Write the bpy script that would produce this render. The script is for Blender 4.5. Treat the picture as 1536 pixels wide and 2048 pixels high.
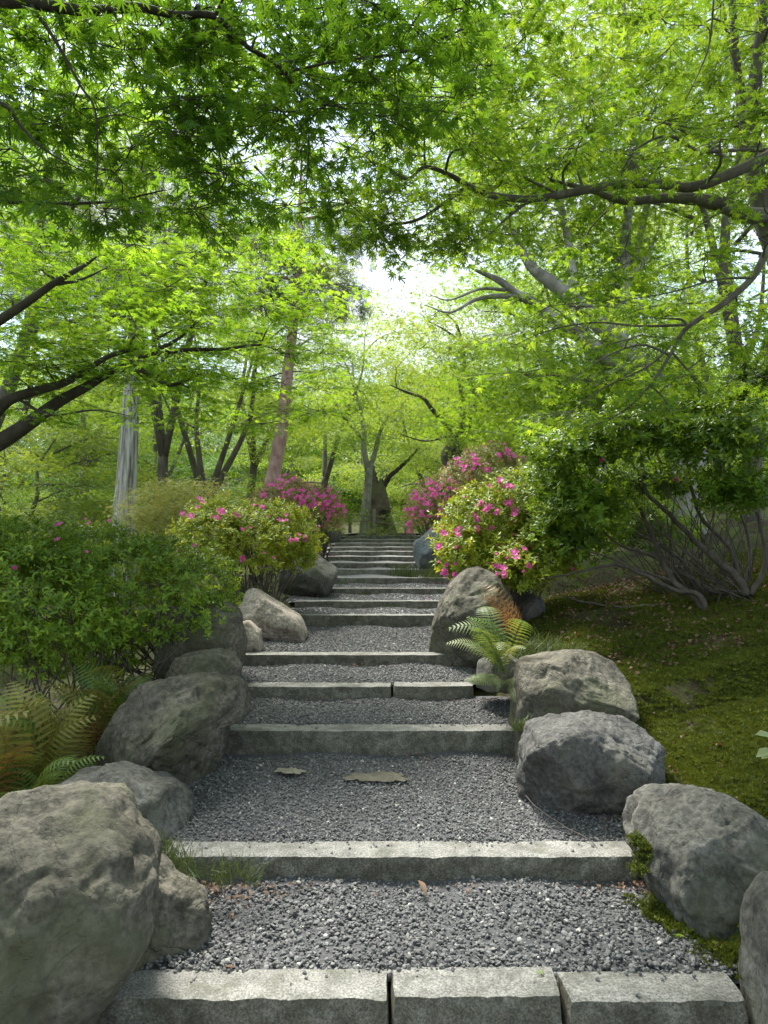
import bpy, math, random
import numpy as np
from mathutils import Vector, Matrix
random.seed(7); rng = np.random.default_rng(11)
for o in list(bpy.data.objects): bpy.data.objects.remove(o, do_unlink=True)
S = bpy.context.scene
R_ = math.radians
# ------------------------------------------------------------------ camera
F = 1400.0; PITCH = R_(3.52); EYE = 1.5
cam_d = bpy.data.cameras.new('camera'); cam = bpy.data.objects.new('camera', cam_d)
S.collection.objects.link(cam); S.camera = cam
cam_d.sensor_fit = 'VERTICAL'; cam_d.sensor_height = 36; cam_d.sensor_width = 27
cam_d.lens = F / 2048 * 36
cam_d.clip_start = 0.05; cam_d.clip_end = 1200
cam.location = (0, 0, EYE); cam.rotation_euler = (R_(90) + PITCH, 0, 0)
# ------------------------------------------------------------------ light
SUN_EL, SUN_AZ = R_(60), R_(-30)          # azimuth measured from +Y towards +X
SUN_STRENGTH, SKY_STRENGTH, EXPOSURE = 4.3, 0.15, 1.72
w = bpy.data.worlds.new('World'); S.world = w; w.use_nodes = True
nt = w.node_tree; nt.nodes.clear()
def wn(t, **k):
    n = nt.nodes.new(t)
    for a, b in k.items(): setattr(n, a, b)
    return n
sky = wn('ShaderNodeTexSky', sky_type='NISHITA'); sky.sun_disc = False
sky.sun_elevation = SUN_EL; sky.sun_rotation = SUN_AZ
sky.air_density = 1.0; sky.dust_density = .6; sky.ozone_density = 1.0
tc = wn('ShaderNodeTexCoord'); mp = wn('ShaderNodeMapping'); mp.inputs['Scale'].default_value = (1, 1, 2.2)
nz = wn('ShaderNodeTexNoise'); nz.inputs['Scale'].default_value = 2.6; nz.inputs['Detail'].default_value = 9; nz.inputs['Roughness'].default_value = .58
rp = wn('ShaderNodeValToRGB'); rp.color_ramp.elements[0].position = .34; rp.color_ramp.elements[1].position = .56
mx = wn('ShaderNodeMix', data_type='RGBA'); mx.inputs['B'].default_value = (2.9, 3.1, 3.4, 1)
bg = wn('ShaderNodeBackground'); bg.inputs['Strength'].default_value = SKY_STRENGTH; out = wn('ShaderNodeOutputWorld')
L = nt.links.new
L(tc.outputs['Generated'], mp.inputs['Vector']); L(mp.outputs[0], nz.inputs['Vector']); L(nz.outputs['Fac'], rp.inputs[0])
L(rp.outputs[0], mx.inputs['Factor']); L(sky.outputs[0], mx.inputs['A']); L(mx.outputs['Result'], bg.inputs['Color']); L(bg.outputs[0], out.inputs[0])
sd = bpy.data.lights.new('sun', 'SUN'); sd.energy = SUN_STRENGTH; sd.angle = R_(18); sd.color = (1, .955, .88)
so = bpy.data.objects.new('sun', sd); S.collection.objects.link(so)
sdir = Vector((math.sin(SUN_AZ) * math.cos(SUN_EL), math.cos(SUN_AZ) * math.cos(SUN_EL), math.sin(SUN_EL)))
so.rotation_euler = sdir.to_track_quat('Z', 'Y').to_euler(); so.location = (0, 0, 30)
S.view_settings.view_transform = 'Standard'; S.view_settings.look = 'None'
S.view_settings.exposure = EXPOSURE; S.view_settings.gamma = 1; S.view_settings.use_curve_mapping = False
S.render.engine = 'CYCLES'
S.cycles.max_bounces = 8; S.cycles.diffuse_bounces = 4; S.cycles.transmission_bounces = 5; S.cycles.glossy_bounces = 2
# ------------------------------------------------------------------ helpers
CP, SP = math.cos(PITCH), math.sin(PITCH)
def at(px, py, Y):
    u = (px - 768) / F; v = -(py - 1024) / F
    dx, dy, dz = u, CP - v * SP, SP + v * CP
    t = Y / dy
    return Vector((dx * t, Y, EYE + dz * t))
def y_from_z(py, z):
    v = -(py - 1024) / F
    return (z - EYE) / (SP + v * CP) * (CP - v * SP)
def project(P):
    P = np.asarray(P); y = P[:, 1]; z = P[:, 2] - EYE
    d = y * CP + z * SP; v = -y * SP + z * CP
    d = np.maximum(d, 1e-3)
    return 768 + F * P[:, 0] / d, 1024 - F * v / d, d
_perm = np.random.default_rng(3).random((64, 64, 64)).astype(np.float64)
def vnoise(P, scale=1.0, seed=0):
    P = np.asarray(P, float) * scale + seed * 7.31
    i = np.floor(P).astype(int); f = P - i; f = f * f * (3 - 2 * f)
    def h(a, b, c): return _perm[(i[:, 0] + a) & 63, (i[:, 1] + b) & 63, (i[:, 2] + c) & 63]
    x, y, z = f[:, 0], f[:, 1], f[:, 2]
    c00 = h(0,0,0)*(1-x)+h(1,0,0)*x; c10 = h(0,1,0)*(1-x)+h(1,1,0)*x
    c01 = h(0,0,1)*(1-x)+h(1,0,1)*x; c11 = h(0,1,1)*(1-x)+h(1,1,1)*x
    return ((c00*(1-y)+c10*y)*(1-z) + (c01*(1-y)+c11*y)*z) * 2 - 1
def fbm(P, scale=1.0, octv=4, seed=0, gain=.5):
    s = 0; a = 1; n = 0
    for k in range(octv):
        s = s + a * vnoise(P, scale * 2.03 ** k, seed + k); n += a; a *= gain
    return s / n
def unit(v): return v / np.maximum(np.linalg.norm(v, axis=-1, keepdims=True), 1e-9)
def frames(t, n):
    t = unit(t); x = unit(np.cross(t, n)); z = np.cross(x, t)
    return np.stack([x, t, z], axis=-1)
def eulers(M):
    sy = np.clip(-M[:, 2, 0], -1, 1)
    return np.stack([np.arctan2(M[:, 2, 1], M[:, 2, 2]), np.arcsin(sy), np.arctan2(M[:, 1, 0], M[:, 0, 0])], axis=1)
class MB:
    def __init__(s): s.v = []; s.f = []; s.t = []
    def add(s, vs, fs, tint=None):
        o = len(s.v); s.v += [tuple(p) for p in vs]; s.f += [tuple(i + o for i in f) for f in fs]
        if tint is not None: s.t += [tint] * len(vs)
    def tube(s, pts, rad, n=6, cap=True):
        pts = [Vector(p) for p in pts]; m = len(pts); vs = []; fs = []
        up = Vector((0.13, 0.31, 1)).normalized()
        for i, p in enumerate(pts):
            t = (pts[min(i + 1, m - 1)] - pts[max(i - 1, 0)])
            t = t.normalized() if t.length > 1e-9 else Vector((0, 0, 1))
            if i == 0: a = t.cross(up if abs(t.dot(up)) < .95 else Vector((1, 0, 0))).normalized()
            else: a = (a - t * a.dot(t)); a = a.normalized() if a.length > 1e-6 else t.orthogonal().normalized()
            b = t.cross(a)
            for k in range(n):
                q = 2 * math.pi * k / n
                vs.append(p + (a * math.cos(q) + b * math.sin(q)) * rad[i])
        for i in range(m - 1):
            for k in range(n):
                k2 = (k + 1) % n
                fs.append((i * n + k, i * n + k2, (i + 1) * n + k2, (i + 1) * n + k))
        if cap: fs.append(tuple(range((m - 1) * n, m * n))); fs.append(tuple(range(n - 1, -1, -1)))
        s.add(vs, fs)
    def mesh(s, name, mat, smooth=True):
        me = bpy.data.meshes.new(name); me.from_pydata(s.v, [], s.f)
        if len(s.t) == len(s.v) and s.t:
            a = me.attributes.new('tint', 'FLOAT', 'POINT'); a.data.foreach_set('value', np.array(s.t, np.float32))
        me.materials.append(mat)
        if smooth: me.shade_smooth()
        me.update(); return me
def link(name, me, parent=None, kind=None):
    o = bpy.data.objects.new(name, me); S.collection.objects.link(o)
    if parent is not None: o.parent = parent; o.matrix_parent_inverse = Matrix.Translation(-parent.location)
    if kind: o['kind'] = kind
    return o
def tag(o, label, cat, group=None):
    o['label'] = label; o['category'] = cat
    if group: o['group'] = group
    return o
def thing(name, label, cat, loc, group=None):
    o = bpy.data.objects.new(name, None); S.collection.objects.link(o); o.location = Vector(loc); o.empty_display_size = .1
    return tag(o, label, cat, group)
def smooth_path(pts, rad, sub=4, wob=0.0):
    pts = [Vector(p) for p in pts]; P = [pts[0] * 2 - pts[1]] + pts + [pts[-1] * 2 - pts[-2]]
    o = []; r = []
    for i in range(1, len(P) - 2):
        for k in range(sub):
            t = k / sub; a, b, c, d = P[i - 1], P[i], P[i + 1], P[i + 2]
            q = .5 * ((2 * b) + (c - a) * t + (2 * a - 5 * b + 4 * c - d) * t * t + (3 * b - a - 3 * c + d) * t ** 3)
            if wob: q = q + Vector((random.gauss(0, wob), random.gauss(0, wob), random.gauss(0, wob)))
            o.append(q); r.append(rad[i - 1] * (1 - t) + rad[i] * t)
    o.append(pts[-1]); r.append(rad[-1]); return o, r
# ------------------------------------------------------------------ materials
def newmat(name):
    m = bpy.data.materials.new(name); m.use_nodes = True; t = m.node_tree; t.nodes.clear()
    o = t.nodes.new('ShaderNodeOutputMaterial'); return m, t, o
def N(t, kind, **k):
    n = t.nodes.new(kind)
    for a, b in k.items():
        if a.startswith('i_'): n.inputs[a[2:].replace('_', ' ')].default_value = b
        else: setattr(n, a, b)
    return n
def ramp(t, stops):
    n = t.nodes.new('ShaderNodeValToRGB'); cr = n.color_ramp
    while len(cr.elements) < len(stops): cr.elements.new(.5)
    for e, (p, c) in zip(cr.elements, stops): e.position = p; e.color = (*c, 1)
    return n
def leaf_mat(name, dark, mid, lite, trans=.5, gain=2.0, rough=.5):
    m, t, o = newmat(name); K = t.links.new
    oi = N(t, 'ShaderNodeObjectInfo'); at_ = N(t, 'ShaderNodeAttribute', attribute_name='tint')
    fr = N(t, 'ShaderNodeMath', operation='MULTIPLY_ADD'); fr.inputs[1].default_value = .4
    K(oi.outputs['Random'], fr.inputs[0]); K(at_.outputs['Fac'], fr.inputs[2])
    r = ramp(t, [(0, dark), (.45, mid), (1, lite)]); K(fr.outputs[0], r.inputs[0])
    b = N(t, 'ShaderNodeBsdfPrincipled', i_Roughness=rough); b.inputs['Specular IOR Level'].default_value = .35
    K(r.outputs[0], b.inputs['Base Color'])
    g = N(t, 'ShaderNodeMix', data_type='RGBA', blend_type='MULTIPLY'); g.inputs['Factor'].default_value = 1
    g.inputs['B'].default_value = (gain * .95, gain * .74, gain * .4, 1); K(r.outputs[0], g.inputs['A'])
    tr = N(t, 'ShaderNodeBsdfTranslucent'); K(g.outputs['Result'], tr.inputs['Color'])
    mix = N(t, 'ShaderNodeMixShader'); mix.inputs[0].default_value = trans
    K(b.outputs[0], mix.inputs[1]); K(tr.outputs[0], mix.inputs[2]); K(mix.outputs[0], o.inputs[0])
    return m
M = {}
M['maple_near'] = leaf_mat('maple_leaf_deep', (.035, .10, .010), (.065, .165, .014), (.12, .25, .02), .55, 2.3)
M['maple_right'] = leaf_mat('maple_leaf_mid', (.055, .135, .014), (.10, .21, .02), (.18, .30, .03), .55, 2.4)
M['maple_left'] = leaf_mat('maple_leaf_fresh', (.065, .17, .014), (.12, .26, .02), (.21, .36, .035), .55, 2.4)
M['maple_far'] = leaf_mat('maple_leaf_bright', (.085, .18, .02), (.14, .26, .03), (.23, .34, .045), .52, 2.1)
M['maple_yellow'] = leaf_mat('maple_leaf_yellow_green', (.11, .20, .03), (.16, .27, .04), (.24, .33, .065), .5, 1.8)
M['maple_cool'] = leaf_mat('leaf_dark_green', (.03, .09, .012), (.05, .14, .018), (.08, .19, .022), .5, 2.0)
M['needle'] = leaf_mat('pine_needle', (.05, .09, .045), (.07, .12, .06), (.11, .16, .08), .3, 1.4)
M['azalea_dark'] = leaf_mat('azalea_leaf_green', (.055, .11, .015), (.13, .24, .025), (.30, .44, .04), .4, 1.8, .45)
M['azalea_bright'] = leaf_mat('azalea_leaf_lime', (.09, .15, .02), (.22, .31, .028), (.42, .47, .05), .4, 1.8, .45)
M['azalea_grey'] = leaf_mat('azalea_leaf_olive', (.13, .17, .06), (.22, .26, .09), (.34, .36, .14), .4, 1.5, .45)
M['open_leaf'] = leaf_mat('open_shrub_leaf', (.045, .10, .012), (.09, .18, .018), (.20, .33, .03), .45, 2.0, .4)
M['pale_leaf'] = leaf_mat('pale_variegated_leaf', (.25, .32, .08), (.38, .43, .14), (.55, .56, .28), .4, 1.4)
M['petal'] = leaf_mat('azalea_petal', (.60, .07, .33), (.76, .15, .46), (.86, .32, .60), .45, 1.0)
M['petal_red'] = leaf_mat('azalea_bud', (.35, .03, .14), (.5, .05, .22), (.6, .12, .32), .35, 1.0)
# petals must not lose their blue in the translucent lobe
for k in ('petal', 'petal_red'):
    for n in M[k].node_tree.nodes:
        if n.type == 'MIX' : n.inputs['B'].default_value = (1.2, 1.2, 1.2, 1)
M['fern_green'] = leaf_mat('fern_green', (.09, .16, .04), (.15, .24, .05), (.24, .33, .08), .45, 1.6)
M['fern_olive'] = leaf_mat('fern_olive', (.19, .17, .05), (.27, .27, .06), (.38, .38, .09), .45, 1.5)
M['fern_pale'] = leaf_mat('fern_pale', (.18, .24, .10), (.27, .33, .15), (.36, .42, .2), .4, 1.3)
M['fern_brown'] = leaf_mat('fern_dry', (.16, .085, .035), (.24, .135, .05), (.33, .20, .08), .35, 1.2)
M['moss_tuft'] = leaf_mat('moss_tuft', (.05, .068, .010), (.09, .125, .012), (.18, .23, .02), .35, 1.5, .8)
M['grass'] = leaf_mat('grass_blade', (.035, .055, .02), (.06, .10, .03), (.12, .16, .05), .35, 1.5)
M['litter'] = leaf_mat('dry_leaf', (.07, .04, .024), (.13, .075, .045), (.27, .19, .12), .25, 1.0, .7)
def noise_mat(name, stops, scale, bump=.3, bscale=None, detail=8, rough=.85, stretch=(1, 1, 1), speck=None, crack=0, coord='Object', bdist=.02, spec=.3, patch=None):
    m, t, o = newmat(name); K = t.links.new
    co = N(t, 'ShaderNodeTexCoord'); mp = N(t, 'ShaderNodeMapping'); mp.inputs['Scale'].default_value = stretch
    K(co.outputs[coord], mp.inputs[0])
    n1 = N(t, 'ShaderNodeTexNoise', i_Scale=scale, i_Detail=detail, i_Roughness=.62); K(mp.outputs[0], n1.inputs['Vector'])
    r = ramp(t, stops); K(n1.outputs['Fac'], r.inputs[0]); col = r.outputs[0]
    if speck:
        n2 = N(t, 'ShaderNodeTexNoise', i_Scale=speck[0], i_Detail=2, i_Roughness=.7); K(mp.outputs[0], n2.inputs['Vector'])
        r2 = ramp(t, [(.35, (speck[1],) * 3), (.65, (speck[2],) * 3)]); K(n2.outputs['Fac'], r2.inputs[0])
        mm = N(t, 'ShaderNodeMix', data_type='RGBA', blend_type='MULTIPLY'); mm.inputs['Factor'].default_value = 1
        K(col, mm.inputs['A']); K(r2.outputs[0], mm.inputs['B']); col = mm.outputs['Result']
    if patch:      # (scale, colour, lo, hi) blotches of another growth
        n4 = N(t, 'ShaderNodeTexNoise', i_Scale=patch[0], i_Detail=7, i_Roughness=.65); K(co.outputs[coord], n4.inputs['Vector'])
        r4 = ramp(t, [(patch[2], (0, 0, 0)), (patch[3], (1, 1, 1))]); K(n4.outputs['Fac'], r4.inputs[0])
        m4 = N(t, 'ShaderNodeMix', data_type='RGBA'); K(r4.outputs[0], m4.inputs['Factor']); K(col, m4.inputs['A'])
        m4.inputs['B'].default_value = (*patch[1], 1); col = m4.outputs['Result']
    b = N(t, 'ShaderNodeBsdfPrincipled', i_Roughness=rough); b.inputs['Specular IOR Level'].default_value = spec
    K(col, b.inputs['Base Color'])
    n3 = N(t, 'ShaderNodeTexNoise', i_Scale=bscale or scale * 4, i_Detail=10, i_Roughness=.68); K(mp.outputs[0], n3.inputs['Vector'])
    h = n3.outputs['Fac']
    if crack:
        vo = N(t, 'ShaderNodeTexNoise', i_Scale=crack, i_Detail=5, i_Roughness=.55, i_Distortion=1.2); K(mp.outputs[0], vo.inputs['Vector'])
        ab = N(t, 'ShaderNodeMath', operation='SUBTRACT'); ab.inputs[1].default_value = .5; K(vo.outputs['Fac'], ab.inputs[0])
        a2 = N(t, 'ShaderNodeMath', operation='ABSOLUTE'); K(ab.outputs[0], a2.inputs[0])
        cr = ramp(t, [(0, (0, 0, 0)), (.018, (1, 1, 1))]); K(a2.outputs[0], cr.inputs[0])
        mu = N(t, 'ShaderNodeMath', operation='MULTIPLY_ADD'); mu.inputs[1].default_value = .16; K(cr.outputs[0], mu.inputs[0]); K(h, mu.inputs[2]); h = mu.outputs[0]
    bp = N(t, 'ShaderNodeBump', i_Strength=bump, i_Distance=bdist); K(h, bp.inputs['Height']); K(bp.outputs[0], b.inputs['Normal'])
    K(b.outputs[0], o.inputs[0]); return m
def rock_mat(name, a, b, c, patch=None): return noise_mat(name, [(.32, a), (.5, b), (.66, c)], 4.5, .9, 10, 12, .85, speck=(38, .6, 1.25), crack=1.7, bdist=.035, patch=patch)
M['rock_grey'] = rock_mat('rock_grey_green', (.055, .052, .038), (.108, .10, .077), (.18, .167, .13), (1.6, (.085, .09, .05), .50, .66))
M['rock_dark'] = rock_mat('rock_dark_grey', (.055, .054, .05), (.09, .088, .082), (.135, .132, .122), (1.6, (.12, .115, .09), .55, .68))
M['rock_blue'] = rock_mat('rock_blue_grey', (.14, .16, .17), (.22, .25, .26), (.32, .34, .34), (2, (.16, .19, .15), .55, .7))
M['rock_pale'] = rock_mat('rock_pale_buff', (.25, .21, .17), (.38, .33, .28), (.48, .43, .37))
M['rock_mid'] = rock_mat('rock_mid_grey', (.07, .068, .058), (.12, .117, .10), (.185, .18, .16), (1.6, (.10, .105, .065), .52, .66))
M['granite'] = noise_mat('granite', [(.3, (.15, .15, .135)), (.48, (.24, .235, .215)), (.7, (.34, .335, .305))], 9, 1.0, 50, 10, .85, speck=(120, .5, 1.3), bdist=.012, patch=(7, (.10, .10, .075), .50, .72))
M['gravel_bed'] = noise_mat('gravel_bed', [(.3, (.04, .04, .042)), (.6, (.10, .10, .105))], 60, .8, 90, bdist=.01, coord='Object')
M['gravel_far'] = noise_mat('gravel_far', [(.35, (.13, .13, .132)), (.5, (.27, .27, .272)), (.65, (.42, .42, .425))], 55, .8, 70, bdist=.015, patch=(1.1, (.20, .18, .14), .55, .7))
M['pebble'] = leaf_mat('pebble', (.062, .062, .061), (.12, .12, .118), (.215, .213, .208), 0, 1, .7)
M['pebble_pale'] = leaf_mat('pebble_pale', (.28, .27, .24), (.38, .36, .32), (.5, .48, .44), 0, 1, .7)
M['soil'] = noise_mat('soil_and_moss', [(.30, (.04, .03, .018)), (.44, (.05, .045, .018)), (.54, (.06, .075, .016)), (.72, (.10, .12, .022))], 4.5, .9, 34, 10, .95, bdist=.03, patch=(2.3, (.06, .042, .028), .56, .66))
M['sand'] = noise_mat('bare_sandy_soil', [(.3, (.17, .16, .12)), (.7, (.33, .31, .24))], 14, .8, 60, bdist=.01)
M['bark_maple'] = noise_mat('maple_bark', [(.3, (.055, .048, .038)), (.55, (.10, .09, .07)), (.75, (.17, .16, .13))], 9, .7, 22, 8, .9, stretch=(1, 1, .35), patch=(3, (.09, .10, .055), .52, .7))
M['bark_dark'] = noise_mat('maple_bark_dark', [(.3, (.03, .025, .02)), (.6, (.06, .052, .042)), (.8, (.10, .09, .072))], 12, .6, 25, 8, .9, stretch=(1, 1, .4), patch=(4, (.06, .065, .035), .55, .7))
M['bark_pale'] = noise_mat('pale_bark', [(.3, (.16, .15, .13)), (.55, (.27, .26, .23)), (.75, (.38, .37, .34))], 6, .7, 16, 8, .9, stretch=(1, 1, .3), patch=(2.2, (.10, .10, .07), .5, .62))
M['bark_cypress'] = noise_mat('cypress_bark', [(.38, (.13, .12, .105)), (.5, (.34, .33, .31)), (.6, (.54, .53, .51))], 16, 1, 26, 9, .95, stretch=(1, 1, .07), bdist=.04)
M['bark_pine'] = noise_mat('red_pine_bark', [(.3, (.20, .12, .10)), (.5, (.37, .24, .21)), (.7, (.50, .37, .33))], 9, 1, 14, 6, .95, stretch=(1, 1, .5), bdist=.04)
M['stem'] = noise_mat('shrub_stem', [(.3, (.05, .042, .034)), (.7, (.13, .115, .095))], 14, .6, 30, stretch=(1, 1, .5))
M['stump'] = noise_mat('mossy_stump', [(.3, (.06, .05, .038)), (.5, (.14, .12, .09)), (.66, (.13, .17, .04))], 2.6, 1, 9, 9, .95, bdist=.06)
M['post'] = noise_mat('weathered_post', [(.3, (.12, .10, .085)), (.7, (.24, .21, .18))], 10, .5, 30, stretch=(1, 1, .2))
def riser_shade_growth(m):  # multiplies steep faces darker: riser shade put into the colour, along with algae
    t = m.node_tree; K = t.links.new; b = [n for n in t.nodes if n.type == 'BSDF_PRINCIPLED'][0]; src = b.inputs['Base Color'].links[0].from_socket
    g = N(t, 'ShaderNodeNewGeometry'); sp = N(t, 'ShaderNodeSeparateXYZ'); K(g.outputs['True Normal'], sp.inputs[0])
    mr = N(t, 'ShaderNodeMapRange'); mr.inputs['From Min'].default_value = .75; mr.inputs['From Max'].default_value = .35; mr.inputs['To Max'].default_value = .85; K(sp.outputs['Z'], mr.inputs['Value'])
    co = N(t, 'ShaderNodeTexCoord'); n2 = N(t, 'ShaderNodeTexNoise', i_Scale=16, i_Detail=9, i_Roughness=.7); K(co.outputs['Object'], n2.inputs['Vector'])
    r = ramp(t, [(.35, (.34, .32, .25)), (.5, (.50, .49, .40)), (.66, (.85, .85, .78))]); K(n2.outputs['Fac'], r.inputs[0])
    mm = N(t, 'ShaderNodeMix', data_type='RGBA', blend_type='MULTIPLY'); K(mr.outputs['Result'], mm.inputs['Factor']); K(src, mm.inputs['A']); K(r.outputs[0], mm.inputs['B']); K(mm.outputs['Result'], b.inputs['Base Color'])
riser_shade_growth(M['granite'])
# ------------------------------------------------------------------ instancing (geometry nodes): prototype meshes live only as data
_grp = {}
def gn_group(protos):
    key = tuple(o.name for o in protos)
    if key in _grp: return _grp[key]
    g = bpy.data.node_groups.new('scatter', 'GeometryNodeTree')
    g.interface.new_socket('Geometry', in_out='INPUT', socket_type='NodeSocketGeometry')
    g.interface.new_socket('Geometry', in_out='OUTPUT', socket_type='NodeSocketGeometry')
    n = g.nodes.new; K = g.links.new
    gi = n('NodeGroupInput'); go = n('NodeGroupOutput'); ip = n('GeometryNodeInstanceOnPoints'); j = n('GeometryNodeJoinGeometry')
    for o in protos:
        oi = n('GeometryNodeObjectInfo'); oi.inputs['Object'].default_value = o; oi.inputs['As Instance'].default_value = False
        gt = n('GeometryNodeGeometryToInstance'); K(oi.outputs['Geometry'], gt.inputs[0]); K(gt.outputs[0], j.inputs[0])
    def attr(nm, ty):
        a = n('GeometryNodeInputNamedAttribute'); a.data_type = ty; a.inputs['Name'].default_value = nm; return a.outputs['Attribute']
    er = n('FunctionNodeEulerToRotation'); K(attr('rot', 'FLOAT_VECTOR'), er.inputs[0])
    K(gi.outputs[0], ip.inputs['Points']); K(j.outputs[0], ip.inputs['Instance'])
    ip.inputs['Pick Instance'].default_value = True
    K(attr('idx', 'INT'), ip.inputs['Instance Index']); K(er.outputs[0], ip.inputs['Rotation']); K(attr('scl', 'FLOAT_VECTOR'), ip.inputs['Scale'])
    K(ip.outputs[0], go.inputs[0]); _grp[key] = g; return g
def scatter(name, pos, rot, scl, protos, parent=None, kind='stuff', idx=None):
    n = len(pos); me = bpy.data.meshes.new(name); me.vertices.add(n)
    base = np.array(parent.location) if parent is not None else np.zeros(3)
    me.vertices.foreach_set('co', (np.asarray(pos) - 0).astype(np.float32).ravel())
    scl = np.asarray(scl, np.float32)
    if scl.ndim == 1: scl = np.repeat(scl[:, None], 3, 1)
    a = me.attributes.new('rot', 'FLOAT_VECTOR', 'POINT'); a.data.foreach_set('vector', np.asarray(rot, np.float32).ravel())
    a = me.attributes.new('scl', 'FLOAT_VECTOR', 'POINT'); a.data.foreach_set('vector', scl.ravel())
    a = me.attributes.new('idx', 'INT', 'POINT'); a.data.foreach_set('value', (rng.integers(0, len(protos), n) if idx is None else idx).astype(np.int32))
    o = link(name, me, parent, kind)
    md = o.modifiers.new('scatter', 'NODES'); md.node_group = gn_group(protos)
    return o
def proto(name, me): return bpy.data.objects.new(name, me)
# ------------------------------------------------------------------ leaf shapes
def maple_leaf(mb, Mx=None, s=1.0, org=(0, 0, 0), hi=True, tint=None, curl=.14):
    lob = [(-118, .42), (-78, .74), (-38, .93), (0, 1.0), (38, .93), (78, .74), (118, .42)] if hi else [(-95, .62), (-48, .9), (0, 1.0), (48, .9), (95, .62)]
    vs = [(0, 0, 0)]; fs = []
    def pt(a, r):
        a = math.radians(a); x, y = math.sin(a) * r, math.cos(a) * r
        return (x, y, -curl * r * r + .03 * math.sin(7 * a))
    n = len(lob); sin_ = [pt(lob[0][0] - 22, .10)] + [pt((lob[i][0] + lob[i + 1][0]) / 2, .25) for i in range(n - 1)] + [pt(lob[-1][0] + 22, .10)]
    si = []
    for p in sin_: si.append(len(vs)); vs.append(p)
    for i, (a, l) in enumerate(lob):
        if hi:
            k = len(vs); vs += [pt(a - 9.5, l * .58), pt(a, l), pt(a + 9.5, l * .58)]
            fs += [(0, si[i], k, k + 1), (0, k + 1, k + 2, si[i + 1])]
        else:
            k = len(vs); vs += [pt(a, l)]; fs += [(0, si[i], k, si[i + 1])]
    if hi:
        k = len(vs); vs += [(.012, 0, 0), (-.012, 0, 0), (0, -.75, .05)]; fs += [(k, k + 1, k + 2)]
    if Mx is not None: vs = [tuple(np.asarray(org) + Mx @ (np.array(v) * s)) for v in vs]
    mb.add(vs, fs, tint)
def lance_leaf(mb, Mx=None, s=1.0, org=(0, 0, 0), tint=None, w=.19):
    vs = [(0, 0, 0), (0, .5, -.02), (0, 1, -.16), (-w * .8, .3, .05), (w * .8, .3, .05), (-w, .6, .02), (w, .6, .02), (0, .8, -.08)]
    fs = [(0, 1, 3), (0, 4, 1), (1, 5, 3), (1, 4, 6), (1, 7, 5), (1, 6, 7), (5, 7, 2), (6, 2, 7)]
    if Mx is not None: vs = [tuple(np.asarray(org) + Mx @ (np.array(v) * s)) for v in vs]
    mb.add(vs, fs, tint)
def mk_leaf(kind, mat, curl=.14, w=.19, tint=.25):
    mb = MB()
    if kind == 'maple': maple_leaf(mb, tint=tint, curl=curl)
    else: lance_leaf(mb, tint=tint, w=w)
    return mb.mesh('leaf', mat, False)
def rand_frames(n, tilt, droop=0.1):
    a = rng.uniform(0, 2 * np.pi, n); t = np.stack([np.cos(a), np.sin(a), np.full(n, -droop) + rng.normal(0, .12, n)], 1)
    nn = np.stack([rng.normal(0, tilt, n), rng.normal(0, tilt, n), np.ones(n)], 1); return frames(t, nn)
def mk_spray(mat, nleaf=34, Rr=.42, size=.075, thick=.06, kind='maple'):
    mb = MB(); tw = max(3, nleaf // 6)
    for i in range(nleaf):
        a = 2 * math.pi * (i % tw) / tw + random.gauss(0, .22); r = Rr * random.uniform(.12, 1) ** .7
        p = (math.cos(a) * r, math.sin(a) * r, random.gauss(0, thick) - .22 * r * r / Rr)
        b = a + random.gauss(0, .8); tt = np.array([[math.cos(b), math.sin(b), -.25 + random.gauss(0, .2)]])
        nn = np.array([[random.gauss(0, .35), random.gauss(0, .35), 1]])
        Mx = frames(tt, nn)[0]; s = size * random.uniform(.7, 1.2)
        if kind == 'maple': maple_leaf(mb, Mx, s, p, hi=False, tint=random.random() * .6)
        else: lance_leaf(mb, Mx, s, p, tint=random.random() * .6, w=.22)
    return mb.mesh('spray', mat, False)
def mk_needles(mat, n=46, ln=.11):
    mb = MB()
    for i in range(n):
        d = unit(np.array([random.gauss(0, 1), random.gauss(0, 1), random.gauss(.5, .8)])); p = np.array([random.gauss(0, .05), random.gauss(0, .05), random.gauss(0, .02)])
        x = unit(np.cross(d, [.3, .2, 1])) * .0028; q = p + d * ln * random.uniform(.7, 1.2)
        mb.add([p - x, p + x, q], [(0, 1, 2)], random.random() * .6)
    return mb.mesh('needles', mat, False)
LEAF = {k: mk_leaf('maple', M[k], c) for k, c in (('maple_near', .14), ('maple_right', .18), ('maple_left', .16))}
SPRAY = {}
for k in ('maple_near', 'maple_right', 'maple_left', 'maple_far', 'maple_yellow', 'maple_cool', 'pale_leaf'):
    SPRAY[k] = [proto('spray_shape', mk_spray(M[k], 36)) for _ in range(5)]
NEED = [proto('needle_shape', mk_needles(M['needle'])) for _ in range(4)]
LPROTO = {k: [proto('leaf_shape', mk_leaf('maple', M[k], c, tint=q)) for c, q in ((.14, .0), (.3, .15), (.1, .3), (.4, .45), (.2, .6))] for k in LEAF}
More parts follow.
